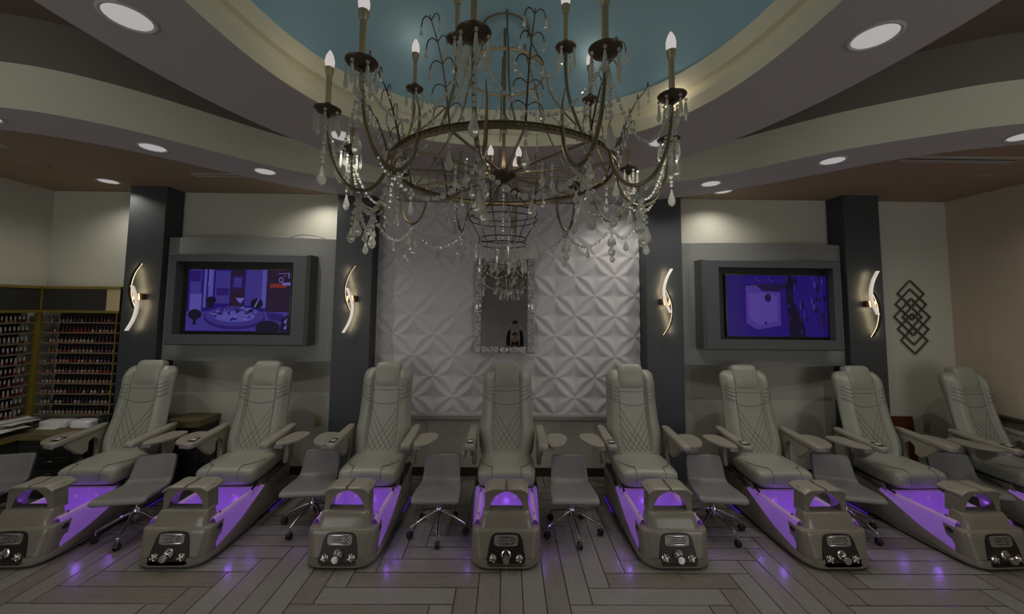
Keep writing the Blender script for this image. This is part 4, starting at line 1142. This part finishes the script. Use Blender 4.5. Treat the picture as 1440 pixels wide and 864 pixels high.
arm0 = None; arms = []
for k in range(12):
    if arm0 is None:
        bm = BM(); P = smooth_path([(.735, 0, .20), (.712, 0, .13), (.712, 0, .03), (.735, 0, -.10), (.80, 0, -.195), (.875, 0, -.215), (.95, 0, -.175), (1.005, 0, -.075), (1.03, 0, .05), (1.04, 0, .17)], 5)
        n = len(P); tube(bm, P, [.003 + .0075 * min(1, i / 12) - .003 * max(0, (i - n * .7) / (n * .3)) for i in range(n)], 9)
        arm0 = link('candle_arm', bm, M['brass'], cd); candle(arm0, 1.04, .19, True, 0)
        bm = BM(); tube(bm, [(.872, .016 * math.cos(R(20 * i)), -.243 + .016 * math.sin(R(20 * i))) for i in range(18)], .002, 5, closed=True); link('hook_ring', bm, M['brassdark'], arm0)
        bm = BM(); beads(bm, [(.872, 0, -.262), (.872, 0, -.35)], .011); drop(bm, (.872, 0, -.36), .030, .12); drop(bm, (.872, .03, -.33), .015, .07); drop(bm, (.872, -.03, -.34), .014, .06); link('crystal_pendant', bm, M['crystal'], arm0)
        bm = BM(); beads(bm, swag((1.04, 0, .14), (.88, 0, -.25), .10), .0095); beads(bm, swag((.875, 0, -.25), (.71, 0, -.03), .07), .0085); beads(bm, [(1.045, .01, .12), (1.055, .01, -.10)], .012); drop(bm, (1.055, .01, -.11), .024, .11); beads(bm, [(.875, .012, -.27), (.90, .03, -.42)], .013); drop(bm, (.90, .03, -.43), .022, .09); link('bead_strand', bm, M['crystal'], arm0)
        o = arm0
    else: o = dup(arm0, parent=cd)
    a = 24 + 30 * k; o.rotation_euler = (0, 0, R(a)); arms.append(a)
bm = BM(); p, q = pol(.872, 0, -.25), pol(.872, 30, -.25); beads(bm, swag(p, q, .13, 18), .0125)
m_ = swag(p, q, .13)[7]; drop(bm, tuple(m_ - Vector((0, 0, .012))), .02, .08); sw = link('bead_swag', bm, M['crystal'], cd)
for k in range(12):
    o = sw if k == 0 else dup(sw, parent=cd); o.rotation_euler = (0, 0, R(24 + 30 * k))
bm = BM(); p, q = pol(1.04, 0, .16), pol(1.04, 30, .16); beads(bm, swag(p, q, .26, 20), .0085); sw2 = link('bead_swag', bm, M['crystal'], cd)
for k in range(12):
    o = sw2 if k == 0 else dup(sw2, parent=cd); o.rotation_euler = (0, 0, R(24 + 30 * k))
up0 = None
for k in range(6):
    if up0 is None:
        bm = BM(); P = smooth_path([(.70, 0, .02), (.655, 0, .12), (.60, 0, .27), (.58, 0, .40), (.58, 0, .51)], 5); tube(bm, P, .009, 8)
        up0 = link('upper_candle_arm', bm, M['brass'], cd); candle(up0, .58, .53, False, 0)
        bm = BM(); beads(bm, swag((.58, 0, .50), (.26, 0, .67), .12), .008); link('bead_strand', bm, M['crystal'], up0); o = up0
    else: o = dup(up0, parent=cd)
    o.rotation_euler = (0, 0, R(5 + 60 * k))
# curved twig branches rising from the ring between the arms
tw = None
for k in range(12):
    if tw is None:
        stem = smooth_path([(.706, 0, .02), (.735, 0, .13), (.775, 0, .25), (.83, 0, .35), (.90, 0, .43)], 5)
        bm = BM(); tube(bm, stem, [.006 - .0035 * i / (len(stem) - 1) for i in range(len(stem))], 6); marks = []
        for i in range(3, len(stem) - 1, 4):
            p = stem[i]
            for s in (-1, 1):
                w = .085 - .002 * i
                P = smooth_path([p, p + Vector((.004, s * w * .45, .022)), p + Vector((.006, s * w * .85, .010)), p + Vector((.006, s * w, -.022))], 3)
                tube(bm, P, .0028, 5); e = P[-1]
                marks.append(e)
        nf = len(bm.faces)
        for e in marks: ball(bm, e - Vector((0, 0, .006)), .008); drop(bm, tuple(e - Vector((0, 0, .012))), .010, .035, 5)
        bm.faces.ensure_lookup_table()
        for f in bm.faces[nf:]: f.material_index = 1
        tw = link('twig_branch', bm, [M['brassdark'], M['crystal']], cd); o = tw
    else: o = dup(tw, parent=cd)
    o.rotation_euler = (0, 0, R(9 + 30 * k))
# beads along the ring and drops under it
b0 = None
for k in range(48):
    if b0 is None: bm = BM(); ball(bm, pol(.722, 0, .030), .013); b0 = link('ring_bead', bm, M['crystal'], cd); o = b0
    else: o = dup(b0, parent=cd)
    o.rotation_euler = (0, 0, R(7.5 * k))
dr0 = None
for k in range(12):
    if dr0 is None:
        bm = BM(); beads(bm, [(.706, 0, -.025), (.706, 0, -.10)], .010); drop(bm, (.706, 0, -.11), .022, .10); dr0 = link('ring_drop', bm, M['crystal'], cd); o = dr0
    else: o = dup(dr0, parent=cd)
    o.rotation_euler = (0, 0, R(9 + 30 * k))
dr1 = None
for k in range(8):
    if dr1 is None:
        bm = BM(); beads(bm, [(.36, 0, -.01), (.36, 0, -.07)], .009); drop(bm, (.36, 0, -.08), .018, .085); dr1 = link('spoke_drop', bm, M['crystal'], cd); o = dr1
    else: o = dup(dr1, parent=cd)
    o.rotation_euler = (0, 0, R(9 + 30 * k * 1.5 if k % 2 else 39 + 45 * k))
# small inner lights round the hub
hb = None
for k in range(4):
    if hb is None:
        bm = BM(); tube(bm, smooth_path([(.05, 0, .01), (.10, 0, -.005), (.125, 0, .03), (.125, 0, .05)], 4), .005, 6); lathe(bm, [(.012, 0), (.016, .03), (.014, .045)], 12, c=(.125, 0, .045))
        hb = link('hub_light', bm, M['brass'], cd)
        bm = BM(); lathe(bm, [(.012, 0), (.019, .012), (.020, .03), (.014, .05), (.001, .075)], 12, c=(.125, 0, .088)); link('flame_bulb', bm, M['glow'], hb); o = hb
    else: o = dup(hb, parent=cd)
    o.rotation_euler = (0, 0, R(50 + 90 * k))
# wire basket under the hub with its long crystals
for r_, z in ((.222, -.255), (.218, -.295), (.150, -.42), (.152, -.455)):
    bm = BM(); tube(bm, [pol(r_, 360 * k / 48, z) for k in range(48)], .0035, 6, closed=True); link('basket_hoop', bm, M['brassdark'], cd)
for k in range(6):
    a = 15 + 60 * k
    bm = BM(); tube(bm, smooth_path([pol(.03, a, -.05), pol(.12, a, -.15), pol(.222, a, -.255), pol(.218, a, -.295), pol(.175, a, -.37), pol(.150, a, -.42), pol(.152, a, -.455)], 3), .003, 5); link('basket_strut', bm, M['brassdark'], cd)
bm = BM(); beads(bm, [(0, 0, -.08), (0, 0, -.44)], .0095); drop(bm, (0, 0, -.45), .03, .12); link('centre_strand', bm, M['crystal'], cd)
def dagger(bm, x, z, L):
    ball(bm, (x, 0, z), .009); lathe(bm, [(.001, 0), (.0045, -.01), (.0045, -L * .62), (.003, -L * .65), (.012, -L * .76), (.012, -L * .80), (.001, -L)], 6, c=(x, 0, z - .012)); 
for r_, z, L, n, off in ((.222, -.30, .24, 8, 10), (.152, -.46, .17, 8, 30), (.255, -.02, .0, 0, 0)):
    d_ = None
    for k in range(n):
        if d_ is None: bm = BM(); dagger(bm, r_, z, L); d_ = link('crystal_dagger', bm, M['crystal'], cd); o = d_
        else: o = dup(d_, parent=cd)
        o.rotation_euler = (0, 0, R(off + 360 * k / n))
for a, r_, z, e in [(24 + 30 * k, 1.04, CZ + .19 + .29, BULB_W) for k in range(12)] + [(5 + 60 * k, .58, CZ + .53 + .29, BULB_W * .55) for k in range(6)] + [(50 + 90 * k, .125, CZ + .12, BULB_W * .6) for k in range(4)]:
    L = bpy.data.lights.new('bulb_light', 'POINT'); L.energy = e; L.color = (1, .80, .58); L.shadow_soft_size = .006
    lo = bpy.data.objects.new('bulb_light', L); COL.objects.link(lo); lo.location = (CA[0] + r_ * math.cos(R(a)), CA[1] + r_ * math.sin(R(a)), z)

# ------------------------------------------------------------------ the person seen in the mirror, arms raised with a phone
pz = thing('person', 'dark-haired person in black clothes seen in the mirror, both arms raised holding a phone', 'person', (.02, -.33, 0))
def skin_mesh(name, joints, edges, m, root=0, sub=2, parent=None):
    me = bpy.data.meshes.new(name); me.from_pydata([j[0] for j in joints], edges, []); o = bpy.data.objects.new(name, me); COL.objects.link(o)
    sk = o.modifiers.new('skin', 'SKIN'); sk.use_smooth_shade = True
    for i, j in enumerate(joints): r_ = j[1]; me.skin_vertices[0].data[i].radius = r_ if isinstance(r_, tuple) else (r_, r_)
    me.skin_vertices[0].data[root].use_root = True
    ss = o.modifiers.new('sub', 'SUBSURF'); ss.levels = sub; ss.render_levels = sub
    bpy.context.view_layer.update()
    nm = bpy.data.meshes.new_from_object(o.evaluated_get(bpy.context.evaluated_depsgraph_get())); bpy.data.objects.remove(o)
    nm.materials.clear(); nm.materials.append(m); nm.polygons.foreach_set('use_smooth', [True] * len(nm.polygons))
    q = bpy.data.objects.new(name, nm); COL.objects.link(q); q.parent = parent; return q
J = [((0, 0, .82), (.135, .095)), ((0, -.01, 1.0), (.115, .08)), ((0, 0, 1.15), (.135, .09)), ((0, 0, 1.24), (.10, .07)), ((0, .0, 1.29), .045), ((0, .012, 1.34), .042),
     ((-.10, 0, 1.22), .06), ((.10, 0, 1.22), .06), ((-.155, .02, 1.25), .048), ((.155, .02, 1.25), .048),
     ((-.155, .12, 1.46), .036), ((.16, .12, 1.46), .036), ((-.105, .225, 1.68), .028), ((.115, .225, 1.68), .028), ((-.085, .25, 1.74), (.034, .018)), ((.095, .25, 1.74), (.034, .018)),
     ((-.085, 0, .74), .085), ((.085, 0, .74), .085), ((-.095, .01, .44), .056), ((.095, .01, .44), .056), ((-.10, -.01, .10), .038), ((.10, -.01, .10), .038), ((-.105, .10, .035), (.036, .03)), ((.105, .10, .035), (.036, .03)),
     ((-.075, .262, 1.80), (.036, .014)), ((.085, .262, 1.80), (.036, .014))]
E_ = [(0, 1), (1, 2), (2, 3), (3, 4), (4, 5), (2, 6), (2, 7), (6, 8), (7, 9), (8, 10), (9, 11), (10, 12), (11, 13), (12, 14), (13, 15), (0, 16), (0, 17), (16, 18), (17, 19), (18, 20), (19, 21), (20, 22), (21, 23), (14, 24), (15, 25)]
skin_mesh('body', J, E_, M['skin'], 0, 2, pz)
# clothes: slightly larger shells over torso, sleeves and legs
J2 = [(p, tuple(x + .010 for x in (r_ if isinstance(r_, tuple) else (r_, r_)))) for p, r_ in J]
keep = [0, 1, 2, 3, 6, 7, 8, 9, 10, 11, 12, 13]; mp = {k: i for i, k in enumerate(keep)}
J3 = [J2[k] for k in keep]; J3[mp[12]] = ((-.115, .205, 1.645), .038); J3[mp[13]] = ((.125, .205, 1.645), .038)
skin_mesh('black_top', J3, [(mp[a], mp[b]) for a, b in E_ if a in mp and b in mp], M['cloth'], 0, 2, pz)
keep = [0, 16, 17, 18, 19, 20, 21]; mp = {k: i for i, k in enumerate(keep)}
skin_mesh('trousers', [J2[k] for k in keep], [(mp[a], mp[b]) for a, b in E_ if a in mp and b in mp], M['cloth'], 0, 2, pz)
# head
bm = BM(); secs = []
for z, w, d, y in ((-.115, .02, .025, .035), (-.105, .035, .045, .03), (-.08, .052, .065, .018), (-.04, .064, .083, .008), (0, .072, .092, .0), (.04, .075, .096, -.004), (.075, .068, .088, -.006), (.10, .048, .062, -.008), (.113, .015, .02, -.008)):
    secs.append([(w * math.cos(a), y + d * math.sin(a), z) for a in [2 * math.pi * k / 24 for k in range(24)]])
loft(bm, secs); ball(bm, (0, .10, -.02), .014, 2, (1, 1.2, 1.6)); ball(bm, (-.074, 0, -.01), .018, 2, (.4, 1, 1.5)); ball(bm, (.074, 0, -.01), .018, 2, (.4, 1, 1.5)); ball(bm, (0, .085, -.062), .018, 2, (1.2, .5, .35))
hd = link('head', bm, M['skin'], pz); hd.location = (0, .035, 1.45)
for s in (-1, 1): bm = BM(); ball(bm, (s * .03, .085, .012), .011, 2); link('eye', bm, M['darklens'], hd)
bm = BM(); secs = []
for z, w, d, y in ((-.20, .085, .05, -.055), (-.10, .09, .075, -.04), (0, .084, .09, -.022), (.05, .085, .095, -.012), (.075, .080, .10, -.002), (.105, .06, .082, .0), (.125, .02, .03, 0)):
    secs.append([(w * math.cos(a), y + d * math.sin(a), z) for a in [2 * math.pi * k / 24 for k in range(24)]])
loft(bm, secs); link('hair', bm, M['hair'], hd)
# fingers wrapped round the phone
for s, x0 in ((-1, -.075), (1, .085)):
    for i in range(4):
        z = 1.775 + .021 * i
        bm = BM(); tube(bm, smooth_path([(x0 + s * .02, .262, z), (x0 + s * .005 - s * .012, .285, z + .004), (x0 - s * .02, .294, z + .004), (x0 - s * (.036 - .003 * abs(i - 1)), .290, z + .002)], 3), .0078, 8); link('finger', bm, M['skin'], pz)
    bm = BM(); tube(bm, smooth_path([(x0 + s * .012, .258, 1.765), (x0 - s * .01, .262, 1.79), (x0 - s * .028, .266, 1.80)], 3), .009, 8); link('thumb', bm, M['skin'], pz)
ph = thing('phone', 'black phone held up by the person seen in the mirror', 'phone', (.025, -.05, 1.80))
bm = BM(); box(bm, -.075, .075, -.004, .004, -.037, .037, .003); link('phone_body', bm, M['darklens'], ph)
bm = BM(); lathe(bm, [(.006, 0), (.006, .002), (.001, .002)], 12); o = link('camera_lens', bm, M['chrome'], ph); o.rotation_euler = (R(-90), 0, 0); o.location = (-.06, .004, .024)
